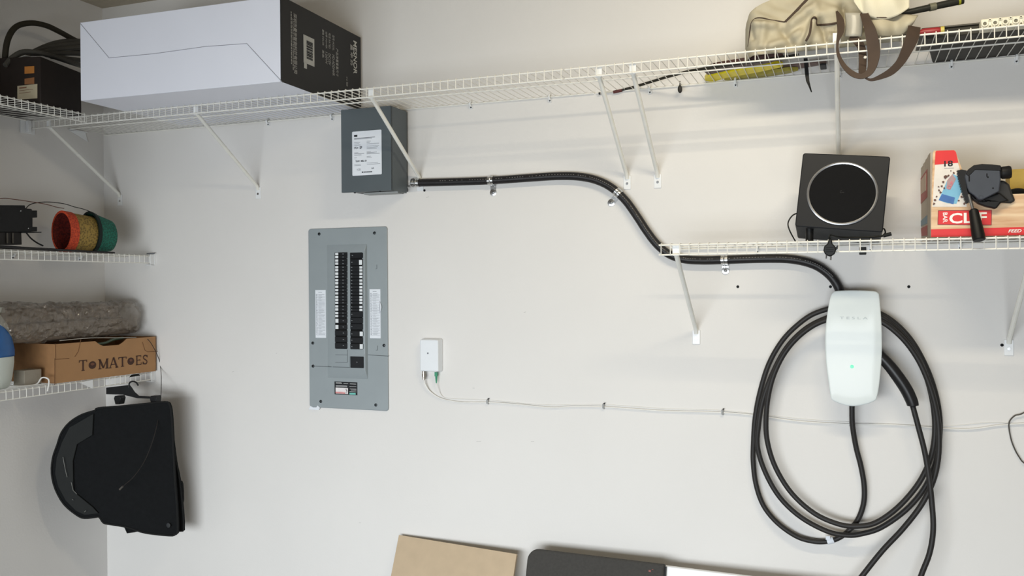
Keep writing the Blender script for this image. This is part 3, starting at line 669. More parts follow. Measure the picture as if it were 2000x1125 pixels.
# power plug hung over the shelf lip
t = thing('power_plug', 'black mains plug with two pins hanging over the shelf lip', 'plug', W(1621, 500, .43))
M_PLUG = mat('plug_black', (20, 21, 20), .5)
b = MB(); dP = .432
b.prism([W(x, y, dP) for x, y in [(1618.5, 467), (1624, 467), (1626, 476), (1631, 481), (1633, 488), (1630, 496), (1624, 500), (1619, 501), (1611, 496), (1608, 489), (1610, 480), (1616, 476)]], (0, 0.022, 0)); b.build('plug_body', M_PLUG, t, bevel=0.003)
for yy in (484, 488, 492): MB().tube([W(1613, yy, dP+.0008), W(1628, yy-1, dP+.0008)], .0009, 5).build('grip_rib', M_PLUG, t)
b = MB(); b.prism([W(x, y, dP-.004) for x, y in [(1631, 483), (1637, 479), (1636, 486), (1632, 489)]], (0, 0.01, 0)); b.build('grip_wing', M_PLUG, t, bevel=0.001)
for a_, c_ in (((1614.5, 496), (1613.5, 505)), ((1623, 499), (1622.4, 508))):
    MB().tube([W(*a_, dP-.011), W(*c_, dP-.011)], 0.0026, 8).build('pin', M_STEEL, t)
b = MB(); b.tube(spline([W(1621, 468, dP-.011), W(1621.5, 460, .425), W(1640, 463.5, .37), W(1680, 464, .345), W(1722, 461, .33), W(1733, 457, .33)], 6), 0.0032, 8); b.build('power_cord', M_PLUG, t)
b = MB(); b.tube([W(1725, 460.5, .33), W(1741, 456.5, .33)], 0.0058, 10); b.build('cord_bundle_end', M_PLUG, t)
# small black foot poking through the wires
k = MB().obox(W(1685, 490, .25), (0.0105, 0, 0), (0, 0.01, 0), (0, 0, 0.012)).build('power_adapter', M_PLUG, None, bevel=0.002)
tag(k, 'small black adapter hanging through the shelf wires below the speaker', 'adapter')

# ================================================================ SNACK BAR CARTON
dC = 0.365
t = thing('snack_carton', 'cut open snack bar carton with red logo on the lower right shelf', 'box', (3.7, -0.25, zS))
cA = W(1818, 463, dC); x0 = cA.x; zC = zS + 0.0005
def CB(px, py): p = W(px, py, dC); return V((p.x, -dC, max(p.z, zC)))
p_tl, p_tr = CB(1826, 294), CB(1866, 293); xN = 3.95
zlow = W(1900, 382, dC).z
M_WOOD = wood_print(); M_CREAM = mat('carton_cream', (222, 214, 204), .5)
xk = W(1889, 360, dC).x
fr = MB(); fr.prism([V((x0, -dC, zC)), V((xN, -dC, zC)), V((xN, -dC, zlow)), V((W(1897, 378, dC).x, -dC, zlow)), V((p_tr.x, -dC, p_tr.z-0.002)), V((p_tr.x-0.004, -dC, p_tr.z)), V((x0+0.010, -dC, p_tl.z)), V((x0+0.006, -dC, p_tl.z-0.006))], (0, 0.003, 0))
fr.build('front_panel', M_WOOD, t)
dS = -Xp(1788, 463, x0).y; zbk = Xp(1790, 347, x0).z
sd = MB(); pp = [V((x0, -dC+0.003, zC)), V((x0, -dS, zC)), V((x0, -dS, zbk))]
nk = 7
for k in range(1, nk+1):
    u = k/nk; yb = -dS + (dS-dC+0.003)*u; zb_ = zbk + (p_tl.z-0.004-zbk)*u
    pp += [V((x0, yb-0.003*0, zb_)), V((x0, yb, zb_ + (0.0035 if k < nk else 0)))]
sd.prism(pp, (0.003, 0, 0)); sd.build('side_panel', mat('side_card', (176, 160, 140), .6), t)
MB().box(x0+0.003, xN, -dS, -dC+0.003, zC, zC+0.003).build('bottom_panel', mat('grey_card', (150, 135, 115), .7), t)
MB().box(x0+0.003, xN, -dS, -dS+0.003, zC, zbk-0.02).build('back_panel', MATS['grey_card'], t)
n0 = -dC - 0.0006
def dec(name, pts, m, k=0): b_ = MB(); b_.prism([V((W(x, y, dC).x, n0 - 0.0005*k, W(x, y, dC).z)) for x, y in pts], (0, -0.0005, 0)); return b_.build(name, m, t)
M_RED = mat('print_red', (214, 42, 42), .45, var=.03); M_DRED = mat('print_dark_red', (130, 22, 30), .45)
dec('white_print', [(1821, 404), (1826, 322), (1871, 318), (1880, 350), (1886, 378), (1888, 404)], MATS['carton_cream'])
dec('red_tab', [(1825.5, 322), (1827, 297), (1829, 294.5), (1863, 293.5), (1867, 297), (1871.5, 318)], M_RED, 1)
b = MB(); z1_ = W(1900, 446, dC).z; b.box(x0+0.0005, xN, n0-0.0005, n0, zC+0.001, z1_); b.build('red_band', M_RED, t)
dec('logo_border', [(1831, 439), (1832, 411), (1937, 410), (1936.5, 440)], M_DRED, 1)
dec('logo_field', [(1832.3, 438), (1833.2, 412.3), (1935.8, 411.3), (1935.2, 438.8)], M_RED, 2)
def tx(name, s_, px, py, w_, h, m, bold=0, xd=X_, yd=Z_, k=3, shear=0):
    p = W(px, py, dC); p = V((p.x, n0-0.0005*k, p.z)); return text(name, s_, t, m, p, xd, yd, w_, h, bold, 0.0006, shear)
sc_ = (W(1936, 425, dC).x - W(1832, 425, dC).x)/104
M_LW = mat('print_white', (240, 236, 228), .5)
tx('logo_lettering', 'CLIF', 1854, 437, 73*sc_, 23.0*sc_, M_LW, 0.022)
tx('logo_small_lettering', 'BAR', 1841.5, 415.5, 22*sc_, 9*sc_, M_LW, 0.012, -Z_, X_)
tx('count_lettering', '18', 1844, 325.5, 17*sc_, 12.5*sc_, M_INKB, 0.018)
dec('count_underline', [(1844, 328.2), (1863, 327.8), (1863, 328.6), (1844, 329)], M_INK, 1)
tx('slogan_lettering', 'FEED YOUR ADVENTURE', 1969, 454.5, 0.17, 0.0088, M_LW, 0.02, shear=.25)
# wrapper picture with chocolate crumbs
dec('wrapper_picture', [(1833, 391), (1850, 352), (1860, 340), (1873, 345), (1877, 375), (1868, 398), (1850, 397)], mat('print_sky', (120, 178, 205), .45, var=.1), 1)
dec('wrapper_picture', [(1833, 391), (1840, 379), (1865, 386), (1862, 399)], mat('print_blue', (62, 108, 170), .45, var=.15), 2)
dec('wrapper_picture', [(1850, 352), (1860, 340), (1867, 350), (1856, 371), (1848, 368)], mat('print_mauve', (170, 140, 140), .5, var=.1), 2)
tx('wrapper_lettering', 'CLIF', 1854, 371, 19*sc_, 6.5*sc_, mat('print_pink', (205, 120, 130), .5), .03, V((0.5, 0, 0.86)), V((-0.86, 0, 0.5)), 4)
b = MB(); r3 = random.Random(5)
for (x, y, s1) in [(1847, 346, 3.6), (1842, 356, 2.4), (1852, 343, 2.2), (1839, 364, 2.4), (1834, 372, 2.0), (1837, 376, 2.2), (1829, 384, 2.2), (1826, 391, 2.6), (1824, 398, 2.4), (1862, 338, 2.3), (1844, 368, 1.8), (1833, 365, 1.5), (1875, 355, 2), (1879, 366, 2.2), (1878, 385, 2.5), (1872, 392, 2), (1857, 334, 1.2), (1883, 398, 2.2)]:
    p = W(x, y, dC); p = V((p.x, n0-0.0024, p.z)); pl = []
    for q in range(7):
        a = 2*math.pi*q/7; r_ = s1*sc_*(0.7+0.6*r3.random()); pl.append(p + V((r_*math.cos(a), 0, r_*math.sin(a))))
    b.prism(pl, (0, -0.0004, 0))
b.build('crumb_print', mat('print_brown', (92, 58, 44), .5, var=.2), t)
# print on the left side
b = MB()
def XS(px, py): p = Xp(px, py, x0-0.0006); return p
b.prism([XS(1796, 352), XS(1811, 330), XS(1811, 385), XS(1797, 400)], (-0.0005, 0, 0)); b.build('side_print', mat('side_red', (160, 70, 60), .6), t)
b = MB(); b.prism([XS(1798, 354), XS(1809, 338), XS(1809, 372), XS(1799, 380)], (-0.0012, 0, 0)); b.build('side_print', mat('side_tan', (186, 160, 138), .6), t)
b = MB(); b.prism([XS(1798, 432), XS(1811, 420), XS(1811, 436), XS(1799, 442)], (-0.0006, 0, 0)); b.build('side_print', mat('side_blue', (110, 130, 140), .6), t)
b = MB(); b.prism([XS(1799, 446), XS(1811, 440), XS(1811, 460), XS(1800, 461)], (-0.0006, 0, 0)); b.build('side_print', MATS['side_red'], t)
# contents
b = MB(); q0, q1 = W(1972, 331, .20), W(2012, 362, .20); b.box(q0.x, q1.x+0.05, -.20, -.12, q1.z-0.1, q0.z); k = b.build('yellow_pack', mat('mustard_card', (190, 160, 72), .55, var=.08), None, bevel=.002); tag(k, 'mustard yellow pack standing inside the snack bar carton', 'pack')
b = MB(); q = W(1985, 376, .27); b.tube(spline([q + V((-0.03, 0, -0.01)), q, q + V((0.03, 0.01, -0.005)), q + V((0.06, 0.02, -0.02))], 4), 0.013, 10); k = b.build('black_pouch', M_BLACKMATTE); tag(k, 'black rolled pouch in the carton under the yellow pack', 'pouch')
b = MB(); q = W(1997, 375, .25); b.obox(q + V((0.018, 0, 0)), (0.011, 0, 0), (0, .02, 0), (0, 0, .02)); k = b.build('magenta_packet', mat('magenta', (150, 60, 80), .5), None, bevel=.003); tag(k, 'dark magenta packet at the picture edge inside the carton', 'packet')

# ---- tripod head lying over the carton's cut edge
t = thing('tripod_head', 'dark grey tripod pan head with a handle leaning on the carton', 'tripod head', W(1900, 470, .41))
dT = 0.40; M_TG = mat('tripod_grey', (58, 62, 70), .45, var=.06); M_TB = mat('tripod_black', (24, 23, 23), .5)
def TP(pts, d): return [W(x, y, d) for x, y in pts]
b = MB(); b.prism(TP([(1884, 345), (1888, 334), (1898, 326), (1915, 321.5), (1935, 322), (1948, 324), (1954, 328), (1955, 350), (1952, 374), (1938, 381), (1917, 391.5), (1911, 390), (1903, 382), (1893, 375), (1889, 366)], dT), (0, 0.03, 0)); b.build('camera_plate', M_TG, t, bevel=.003)
b = MB(); b.prism(TP([(1886, 340), (1892, 330), (1902, 322.5), (1918, 320), (1938, 321), (1955, 323), (1956, 334), (1905, 332), (1892, 345)], dT+.001), (0, 0.05, 0)); b.build('plate_rim', M_TB, t, bevel=.002)
b = MB(); pl = []
for k in range(26):
    a = k/25; x = 1871 + 10*math.sin(a*0.8); y = 334 + 65*a
    pl.append((1869.5 + 17*a**1.4 + (1.6 if k % 2 else 0), 333 + 64*a))
pl += [(1892, 396), (1893, 385), (1889, 372), (1885, 350), (1888, 333), (1878, 331)]
b.prism(TP(pl, dT-.004), (0, 0.022, 0)); b.build('toothed_ring', M_TB, t)
for (xx, yy, w1, h1) in [(1893, 349, 2.5, 13), (1927.5, 342, 2, 8), (1929.5, 346, 3, 3)]:
    q = W(xx, yy, dT+.0006); MB().obox(q, (w1*.0006, 0, 0), (0, .0008, 0), (0, 0, h1*.0006)).build('slot', M_DARK, t)
q = W(1916, 385, dT); MB().lathe(q, (0, -1, 0), [(0, .006), (.0015, .0055), (.0015, .004), (.001, .0035)], 16).build('plate_pin', M_TG, t)
q = W(1939.5, 367.5, dT); MB().lathe(q, (0, -1, 0), [(0, .0022), (.001, .002)], 10).build('small_screw', M_DARK, t)
k0, k1 = W(1953, 338, .385), W(1973, 336, .385)
kd = (k1-k0); MB().lathe(k0, kd, [(0, .013), (.004, .0175), (.024, .0185), (.028, .016), (.028, .012)], 18).build('locking_knob', M_TB, t)
b = MB(); b.prism(TP([(1950, 352), (1962, 352), (1972, 360), (1977, 375), (1984, 392), (1975, 397), (1955, 396), (1940, 392), (1945, 375)], .375), (0, 0.045, 0)); b.build('pan_base', mat('tripod_brownblack', (50, 48, 46), .5), t, bevel=.006, seg=3)
b = MB(); b.prism(TP([(1893, 376), (1912, 391), (1938, 381), (1952, 376), (1972, 392), (1955, 396), (1946, 408), (1938, 406), (1925, 403), (1912, 398), (1898, 388)], .388), (0, 0.045, 0)); b.build('tilt_body', M_TB, t, bevel=.005, seg=3)
MB().tube([W(1892, 380, .395), W(1901, 413, .402)], 0.0045, 12).build('handle_rod', M_STEEL, t)
g0_, g1_ = W(1901, 409, .402), W(1912.5, 469.5, .427)
gd = g1_-g0_; L = gd.length
MB().lathe(g0_, gd, [(0, .0085), (.004, .0125), (L*.3, .0145), (L*.6, .0165), (L*.85, .0175), (L*.97, .0172), (L, .015)], 18).build('handle_grip', M_BLACK, t)

# ================================================================ UPPER RIGHT: canvas bag, poles, tools
zD = zU + 0.002
def ridge(x, z, ax, az, bx, bz, w_, h):
    dx_, dz_ = bx-ax, bz-az; L2 = dx_*dx_+dz_*dz_; u = max(0, min(1, ((x-ax)*dx_+(z-az)*dz_)/L2))
    d2 = (x-ax-u*dx_)**2 + (z-az-u*dz_)**2
    return h*math.exp(-d2/(w_*w_))
def pxz(px, py, d=.36): p = W(px, py, d); return p.x, p.z
RDG = []
for (a_, b_, w_, h) in [((1465, 40), (1520, 45), .012, .018), ((1520, 45), (1545, 80), .012, -.02), ((1505, 88), (1560, 60), .014, .016), ((1545, 40), (1590, 5), .014, .02), ((1590, 35), (1575, 80), .012, .025), ((1600, 35), (1612, 75), .01, -.022),
                        ((1600, 20), (1630, 15), .02, .02), ((1612, 50), (1632, 52), .012, -.015), ((1620, 70), (1640, 66), .012, .012), ((1485, 85), (1492, 45), .012, .012), ((1470, 70), (1464, 40), .008, -.012), ((1645, 0), (1650, 30), .012, -.03), ((1700, 20), (1740, 35), .016, .02), ((1745, 40), (1770, 20), .01, -.02), ((1760, 50), (1790, 40), .012, .014), ((1665, 40), (1690, 40), .014, -.02)]:
    RDG.append((*pxz(*a_), *pxz(*b_), w_, h))
xB0, _ = pxz(1447, 92); xB1, _ = pxz(1786, 60); zTop = 2.62
def bagd(x, z):
    d = 0.335 - 0.10*max(0, (z-zD-0.02)/0.38)
    for r in RDG: d += 1.35*ridge(x, z, *r)
    d += 0.006*math.sin(31*x+9*z) + 0.004*math.sin(57*z-20*x) + 0.003*math.sin(90*x+60*z+3*math.sin(40*z))
    e = min(1, max(0, (x-xB0)/0.05)); e2 = min(1, max(0, (xB1-x)/0.06)); eb = min(1, max(0, (z-zD)/0.03))
    k = math.sqrt(1-(1-e)**2) * math.sqrt(1-(1-e2)**2)
    return 0.16 + (d-0.16)*(0.25+0.75*k)*(0.93+0.07*eb)
def lefttop(x):                       # upper outline of the bag above the shelf
    px = [(1447, 92), (1450, 40), (1456, 24), (1475, 10), (1500, 1), (1530, -20), (1600, -60), (1700, -70), (1775, -30), (1789, 30), (1792, 58)]
    return px
def bag_pt(u, v):
    x = xB0 + (xB1-xB0)*u
    prof = [(0, .085), (.012, .115), (.04, .145), (.08, .160), (.156, .178), (.28, .215), (.42, .30), (.6, .36), (.7, .37), (.86, .30), (.95, .16), (1, .09)]
    for i in range(len(prof)-1):
        if prof[i][0] <= u <= prof[i+1][0]:
            f = (u-prof[i][0])/(prof[i+1][0]-prof[i][0]); hgt = prof[i][1]*(1-f)+prof[i+1][1]*f; break
    if v <= 0.7:
        z = zD + hgt*(v/0.7); return V((x, -bagd(x, z), z))
    w_ = (v-0.7)/0.3; z = zD + hgt*(1 - 0.06*math.sin(w_*math.pi/2)**2) - (0.05*w_*w_); dd = bagd(x, zD+hgt)
    return V((x, -dd*(1-w_) - 0.03*w_, z))
t = thing('canvas_bag', 'slumped beige canvas bag with dark brown trim on the upper shelf', 'bag', (3.25, -0.2, zD))
b = MB(); b.grid(bag_pt, 110, 60)
# close the back and the ends
NU, NV = 110, 60
M_CANV = mat('canvas', (180, 172, 150), .85, var=.07, scale=14, bump=.35, bscale=700)
k = b.build('bag_body', M_CANV, t, solid=0.004, ang=80)
def proj(px, py, lift=0.004):
    d = .33
    for _ in range(25):
        p = W(px, py, d); d = d*0.5 + bagd(p.x, max(p.z, zD))*0.5
    return W(px, py, d + lift)
M_TRIM = mat('brown_trim', (66, 52, 42), .7, var=.1)
def ribbon(pts, wd, m, name, par, th=0.002):
    """a flat strap: pts = list of points, wd = list of half width vectors"""
    s = MB(); n = len(pts)
    for i, p in enumerate(pts):
        tn = (pts[min(i+1, n-1)] - pts[max(i-1, 0)]).normalized(); w_ = wd[i]; nn = tn.cross(w_).normalized()*th/2
        s.v += [p - w_ + nn, p + w_ + nn, p + w_ - nn, p - w_ - nn]
    for i in range(n-1):
        for k in range(4): s.f.append((i*4+k, i*4+(k+1) % 4, (i+1)*4+(k+1) % 4, (i+1)*4+k))
    s.f += [(3, 2, 1, 0), ((n-1)*4, (n-1)*4+1, (n-1)*4+2, (n-1)*4+3)]
    return s.build(name, m, par, ang=60)
def trim(pxs, r, name='trim_piping'): MB().tube([proj(x, y) for x, y in pxs], r, 8).build(name, M_TRIM, t)
def dens(pxs, per=6): return [(p.x, p.y) for p in spline([V((x, y, 0)) for x, y in pxs], per)]
trim(dens([(1461, 91), (1463, 78), (1464.5, 60), (1468, 44), (1476, 36), (1488, 35), (1505, 39), (1533, 43)]), 0.0021)
trim(dens([(1534, 43), (1550, 27), (1566, 10), (1578, -3), (1590, -16)]), 0.0046)
trim(dens([(1574, 80), (1581, 66), (1584, 50), (1586, 38), (1590, 34), (1594, 37), (1594.5, 48), (1605, 48.5), (1620, 47.5), (1637, 44.5)]), 0.0034)
# pale side panel edge at the left
# stiff pale flap on the right side of the bag
b = MB()
fl = [(1662, -40), (1668, 0), (1682, 24), (1700, 32), (1722, 36), (1745, 37), (1758, 30), (1775, 17), (1785, 25), (1793, 34), (1786, 50), (1776, 64), (1790, 46), (1800, 30), (1770, 10), (1776, -10), (1770, -40)]
def flapz(pxs, d0, d1, name, m):
    n = len(pxs); s = MB(); s.prism([W(x, y, d0 + (d1-d0)*(x-pxs[0][0])/140) for x, y in pxs], (0, 0.004, 0)); return s.build(name, m, t, bevel=.001)
M_CREAMC = mat('cream_canvas', (212, 206, 184), .8, var=.04, scale=10, bump=.3, bscale=600)
def flap_pt(u, v):
    top = [(1662, -45), (1700, -60), (1740, -60), (1776, -45)]; bot = [(1668, 3), (1690, 30), (1735, 37), (1776, 15)]
    i = min(2, int(u*3)); f = u*3-i
    tp = (top[i][0]*(1-f)+top[i+1][0]*f, top[i][1]*(1-f)+top[i+1][1]*f)
    bt0, bt1, = bot[i], bot[i+1]; bt = (bt0[0]*(1-f)+bt1[0]*f, bt0[1]*(1-f)+bt1[1]*f + 3*math.sin(f*math.pi))
    x = bt[0]*(1-v)+tp[0]*v; y = bt[1]*(1-v)+tp[1]*v
    return W(x, y, .385 + .03*math.sin(u*3.1)*math.sin(min(1, v*2.2)*1.6) - .03*v + .004*math.sin(u*17+v*5))
b = MB(); b.grid(flap_pt, 40, 20); b.build('bag_flap', M_CREAMC, t, solid=.004, ang=80)
def flap2(u, v):
    bot = [(1708, 70), (1735, 72), (1760, 70), (1778, 52)]; top = [(1700, 30), (1735, 34), (1760, 28), (1793, 31)]
    i = min(2, int(u*3)); f = u*3-i
    bt = (bot[i][0]*(1-f)+bot[i+1][0]*f, bot[i][1]*(1-f)+bot[i+1][1]*f); tp = (top[i][0]*(1-f)+top[i+1][0]*f, top[i][1]*(1-f)+top[i+1][1]*f)
    return W(bt[0]*(1-v)+tp[0]*v, bt[1]*(1-v)+tp[1]*v, .362 + .02*math.sin(v*3.1) + .012*math.sin(u*9))
b = MB(); b.grid(flap2, 30, 12); b.build('side_gusset', M_CANV, t, solid=.004, ang=80)
b = MB(); b.grid(lambda u, v: W(1650 + 33*u + 2*math.sin(v*3), 71 - 46*v, .372 + .012*math.sin(u*3.14)), 12, 8); b.build('clear_pocket', mat('frosted_pocket', (176, 172, 160), .3, alpha=.85), t, solid=.002, ang=80)
MB().tube([proj(1712, 34, .045), proj(1745, 34.5, .045)], .002, 6).build('trim_piping', M_TRIM, t)
# hanging straps
def strap(pxs, wds, ds, name='shoulder_strap'):
    P3 = [V((x, y, 0)) for x, y in pxs]; Q = spline(P3, 6); Wd = spline([V((w_, d, 0)) for w_, d in zip(wds, ds)], 6)
    pts = []; hw = []
    for i, q in enumerate(Q):
        a_ = Q[min(i+1, len(Q)-1)] - Q[max(i-1, 0)]; a_.normalize(); n_ = V((-a_.y, a_.x, 0)); ww, dd = Wd[i].x, Wd[i].y
        c = W(q.x, q.y, dd); e = W(q.x+n_.x*ww/2, q.y+n_.y*ww/2, dd + 0.3*ww*0.0012); pts.append(c); hw.append(e-c)
    ribbon(pts, hw, M_TRIM, name, t)
strap([(1634, 22), (1641, 40), (1642, 60), (1636, 82), (1637, 105), (1648, 128), (1665, 144), (1684, 149), (1700, 138), (1706, 115), (1706, 92), (1700, 60), (1693, 42), (1687, 24)],
      [4, 14, 13, 5, 6, 9, 11, 10, 14, 22, 25, 22, 18, 16], [.37, .40, .42, .432, .435, .435, .435, .435, .435, .435, .432, .43, .41, .38])
strap([(1660, 72), (1674, 80), (1683, 95), (1685, 115), (1684, 140), (1683, 150)], [10, 16, 15, 15, 14, 10], [.37, .38, .385, .40, .42, .43])
strap([(1786, 52), (1782, 72), (1771, 98), (1758, 122), (1740, 140), (1718, 151), (1700, 156), (1688, 150)], [24, 25, 21, 16, 14, 9, 5, 4], [.40, .432, .435, .435, .435, .435, .435, .432])
k = MB().lathe(W(1690, 112, .44), (0, -1, 0), [(0, .005), (.002, .004)], 10).build('strap_rivet', M_STEEL, t)

# monopod
a_, c_ = W(1745, 30, .34), W(1881, 0.5, .30); dd = (c_-a_).normalized(); L = (c_-a_).length
t = thing('telescopic_pole', 'black telescopic pole with a yellow ring leaning out of the bag', 'pole', a_)
MB().tube([a_ + dd*0.02, a_ + dd*(L*.35), a_ + dd*L*.82, c_], [.0085, .0095, .011, .011], 14).build('tube', mat('pole_black', (42, 42, 38), .35), t, bevel=0)
MB().cyl(a_ + dd*L*.52, a_ + dd*L*.61, .0118, 14).build('pole_collar', mat('pole_collar_grey', (120, 118, 100), .3, metal=.3), t)
MB().cyl(a_ + dd*L*.925, a_ + dd*L*.955, .0118, 14).build('ring', mat('yellow_green', (150, 150, 40), .4), t)
# rod seen through the shelf
t = thing('thin_rod', 'thin black rod with a red band lying on the upper right shelf', 'rod', Zp(1300, 155, zD))
def zp(x, y, h=.006):
    p = Zp(x, y, zD + h); return W(x, y, max(.013, -p.y))
MB().tube([zp(1172, 182, .004), zp(1200, 179, .004), zp(1206, 178.5)], [.0025, .002, .004], 8).build('rod_tip', mat('rod_tip_grey', (196, 192, 182), .4), t)
MB().tube([zp(1198, 180), zp(1215, 176.5)], .0058, 10).build('red_band', mat('dark_red_wrap', (86, 38, 36), .5), t)
MB().tube([zp(1205, 178), zp(1240, 169.5), zp(1300, 151), zp(1345, 139), zp(1420, 127), zp(1560, 108)], [.004, .005, .005, .005, .0055, .006], 10).build('rod', mat('rod_black', (40, 38, 32), .5), t)
MB().cyl(zp(1169.5, 183, .004), zp(1172.5, 182.3, .004), .0045, 10).build('rod_end_cap', M_INKB, t)
# wheel-like black cord end
q = zp(1328, 158); b = MB(); b.tube([q + V((0, 0, 0)), q + V((0, 0, -.012)), q + V((0, 0, -.02))], [.0015, .002, .004], 8); b.lathe(q + V((0, 0.0, -.030)), (0.35, -0.94, 0), [(-.003, .006), (0, .0085), (.003, .006)], 16, sx=1.7); k = b.build('cord_toggle', mat('toggle_black', (42, 40, 38), .5)); tag(k, 'small black oval toggle hanging through the upper shelf wires', 'toggle')
# yellow and brown tool bundle on deck under the bag
M_YEL = mat('yellow_plastic', (232, 212, 22), .45, var=.1)
t = thing('yellow_tool', 'yellow plastic tool with brown handle under the canvas bag', 'tool', zp(1450, 145))
def slab(pxs, h0, h1, m, name):
    s = MB(); s.prism([Zp(x, y, zD + h0) for x, y in pxs], (0, 0, h1-h0)); return s.build(name, m, t, bevel=.003)
slab([(1376, 158), (1383, 149), (1450, 136), (1508, 128), (1530, 131), (1480, 142), (1420, 152), (1392, 161)], .001, .02, M_YEL, 'yellow_blade')
slab([(1395, 161), (1470, 149), (1540, 138), (1560, 138), (1545, 143), (1470, 155), (1405, 163)], .0, .014, mat('olive_yellow', (150, 140, 60), .5), 'lower_blade')
slab([(1374, 140), (1400, 133), (1500, 117), (1530, 116), (1500, 124), (1440, 134), (1382, 147)], .003, .024, mat('brown_handle', (70, 42, 38), .5), 'brown_handle')
slab([(1430, 150), (1500, 140), (1600, 124), (1615, 126), (1540, 138), (1470, 148)], .015, .03, mat('mauve_brown', (110, 90, 84), .5), 'handle_cover')
b = MB(); p0 = zp(1577, 133); b2 = [p0, W(1576, 145, .2), W(1577.5, 158, .2), W(1581, 168, .2), W(1585, 180, .2)]
t2 = thing('cord_lock_strap', 'short black strap tail dangling below the upper shelf by the bag', 'strap', W(1578, 180, .2))
ribbon([V((p.x, -0.2, p.z)) for p in b2], [V((w_, 0.001, 0)) for w_ in (.006, .006, .0052, .003, .0012)], M_BLACK, 'strap_tail', t2)
q = Zp(1608, 127, zD-.004); b = MB(); b.obox(q + V((0, 0, -.005)), (0.010, 0, 0), (0, .035, 0), (0, 0, .003)); k = b.build('buckle', M_BLACK, None, bevel=.002); tag(k, 'black square buckle lying on the wires beside the hanging strap', 'buckle')

# black tool case right
t = thing('tool_case', 'long black tool case at the far right of the upper shelf', 'case', (3.75, -0.15, zD))
e0_, e1_ = Zp(1803, 97, zD), Zp(1822, 126, zD)
xs0 = Zp(1822, 118, zD).x
zcs = W(1880, 49, .33).z
b = MB(); b.prism([V((Zp(1801, 97, zD).x, -.33, zD)), V((3.93, -.33, zD)), V((3.93, Zp(2000, 104, zD).y, zD)), Zp(1822, 126, zD)], (0, 0, zcs-zD-.004)); b.build('case_body', mat('case_black', (52, 50, 44), .6), t, bevel=.004)
b = MB(); b.box(W(1800, 55, .335).x, 3.93, -0.335, -0.07, zcs-.0035, zcs+.002); b.build('case_lid', mat('case_lid', (70, 66, 56), .5), t, bevel=.002)
b = MB(); b.box(3.60, 3.62, -0.3335, -0.3305, zD+.004, zD+.02); b.build('case_latch', M_BLACK, t)
t = thing('screwdriver', 'red and yellow screwdriver lying at the front of the black case', 'screwdriver', W(1830, 75, .385))
zc = zD + .0145; q = V((W(1797, 78, .37).x, 0, 0)); q2 = V((W(1838, 74, .37).x, 0, 0)); yS = -.352
MB().tube([V((q.x, yS, zc)), V((q.x+.01, yS, zc)), V((q2.x-.005, yS, zc)), V((q2.x, yS, zc))], [.007, .011, .011, .009], 12).build('handle', mat('dark_red', (150, 40, 44), .4), t)
q3 = W(1846, 74, .38); MB().tube([V((q2.x, yS, zc)), V((q3.x, yS, zc))], .0118, 12).build('yellow_collar', mat('straw_yellow', (196, 180, 90), .45), t)
q4 = W(1790, 70, .38); MB().tube([V((q.x, yS, zc)), V((q.x-.09, yS+.01, zc-.006))], .003, 8).build('blade', mat('dull_metal2', (120, 116, 108), .5, metal=.3), t)
# white perforated plastic block
t = thing('perforated_block', 'white plastic block full of round holes beside the black case', 'plastic block', W(1960, 70, .37))
q0, q1 = W(1913, 72, .372), W(2070, 40, .372); zt = W(1945, 34, .372).z
M_PW = mat('offwhite_plastic', (222, 218, 200), .5)
MB().box(q0.x+.004, q1.x, -.37, -.30, zD+.001, zt).build('block_body', M_PW, t, bevel=.004)
b = MB(); h = MB()
for i in range(9):
    for j, (ox, oz) in enumerate(((.014, (zt-zD)*.52), (.027, (zt-zD)*.22), (.027, (zt-zD)*.82))):
        c = V((q0.x + ox + i*.0262, -.3705, zD + oz)); r_ = .0095 if j < 1 else .0048
        b.lathe(c, (0, -1, 0), [(0, r_), (.0035, r_*.92), (.0035, r_*.55), (.0006, r_*.5)], 14); h.cyl(c - Y_*.0002, c - Y_*.0009, r_*.5, 12)
b.build('hole_rim', M_PW, t); h.build('hole', mat('hole_grey', (110, 106, 92), .8), t)
b = MB()
for i in range(8):
    c = V((q0.x + .018 + i*.0262, -.345, zt + .0005)); b.lathe(c, (0, 0, 1), [(0, .0085), (.003, .008), (.003, .0045), (.0008, .004)], 12)
b.build('top_stud', M_PW, t)

# ================================================================ LEFT TOP SHELF: dark carton and hoses
t = thing('dark_carton', 'dark brown carton with orange stamps on the top left shelf', 'box', (0.25, -0.6, zD))
c0 = V((0.352, -0.655, zD)); dR = V((0.285-0.352, -0.40+0.655, 0)).normalized(); dL = V((-dR.y, dR.x, 0)) ; dL = dL if dL.x < 0 else -dL
M_DC = mat('dark_brown_card', (36, 28, 24), .6, var=.1)
MB().prism([c0, c0 + dL*0.30, c0 + dL*0.30 + dR*0.27, c0 + dR*0.27], (0, 0, 0.182)).build('carton_body', M_DC, t, bevel=.002)
def DCp(px, py):
    n = -dR; r = ray(px, py); tt = (c0 + n*0.0006 - CAM).dot(n)/r.dot(n); return CAM + r*tt
def ddec(pts, m, nm, k=0): b_ = MB(); b_.prism([DCp(x, y) - dR*0.0004*k for x, y in pts], -dR*0.0005); b_.build(nm, m, t)
ddec([(48, 130), (67, 129), (67, 143), (48, 144)], mat('stamp_orange', (176, 112, 44), .6), 'orange_stamp')
ddec([(48, 154), (67, 151), (67, 164), (48, 165)], mat('stamp_tan', (140, 92, 54), .6), 'tan_stamp')
ddec([(34, 168), (73, 164), (73, 192), (34, 195)], mat('old_paper', (178, 166, 140), .7), 'paper_label')
ddec([(38, 171), (52, 169.5), (52, 172), (38, 173.5)], mat('stamp_brown', (120, 80, 60), .6), 'label_print', 2)
ddec([(38, 177), (64, 174), (64, 174.8), (38, 177.8)], MATS['stamp_brown'], 'label_print', 2)
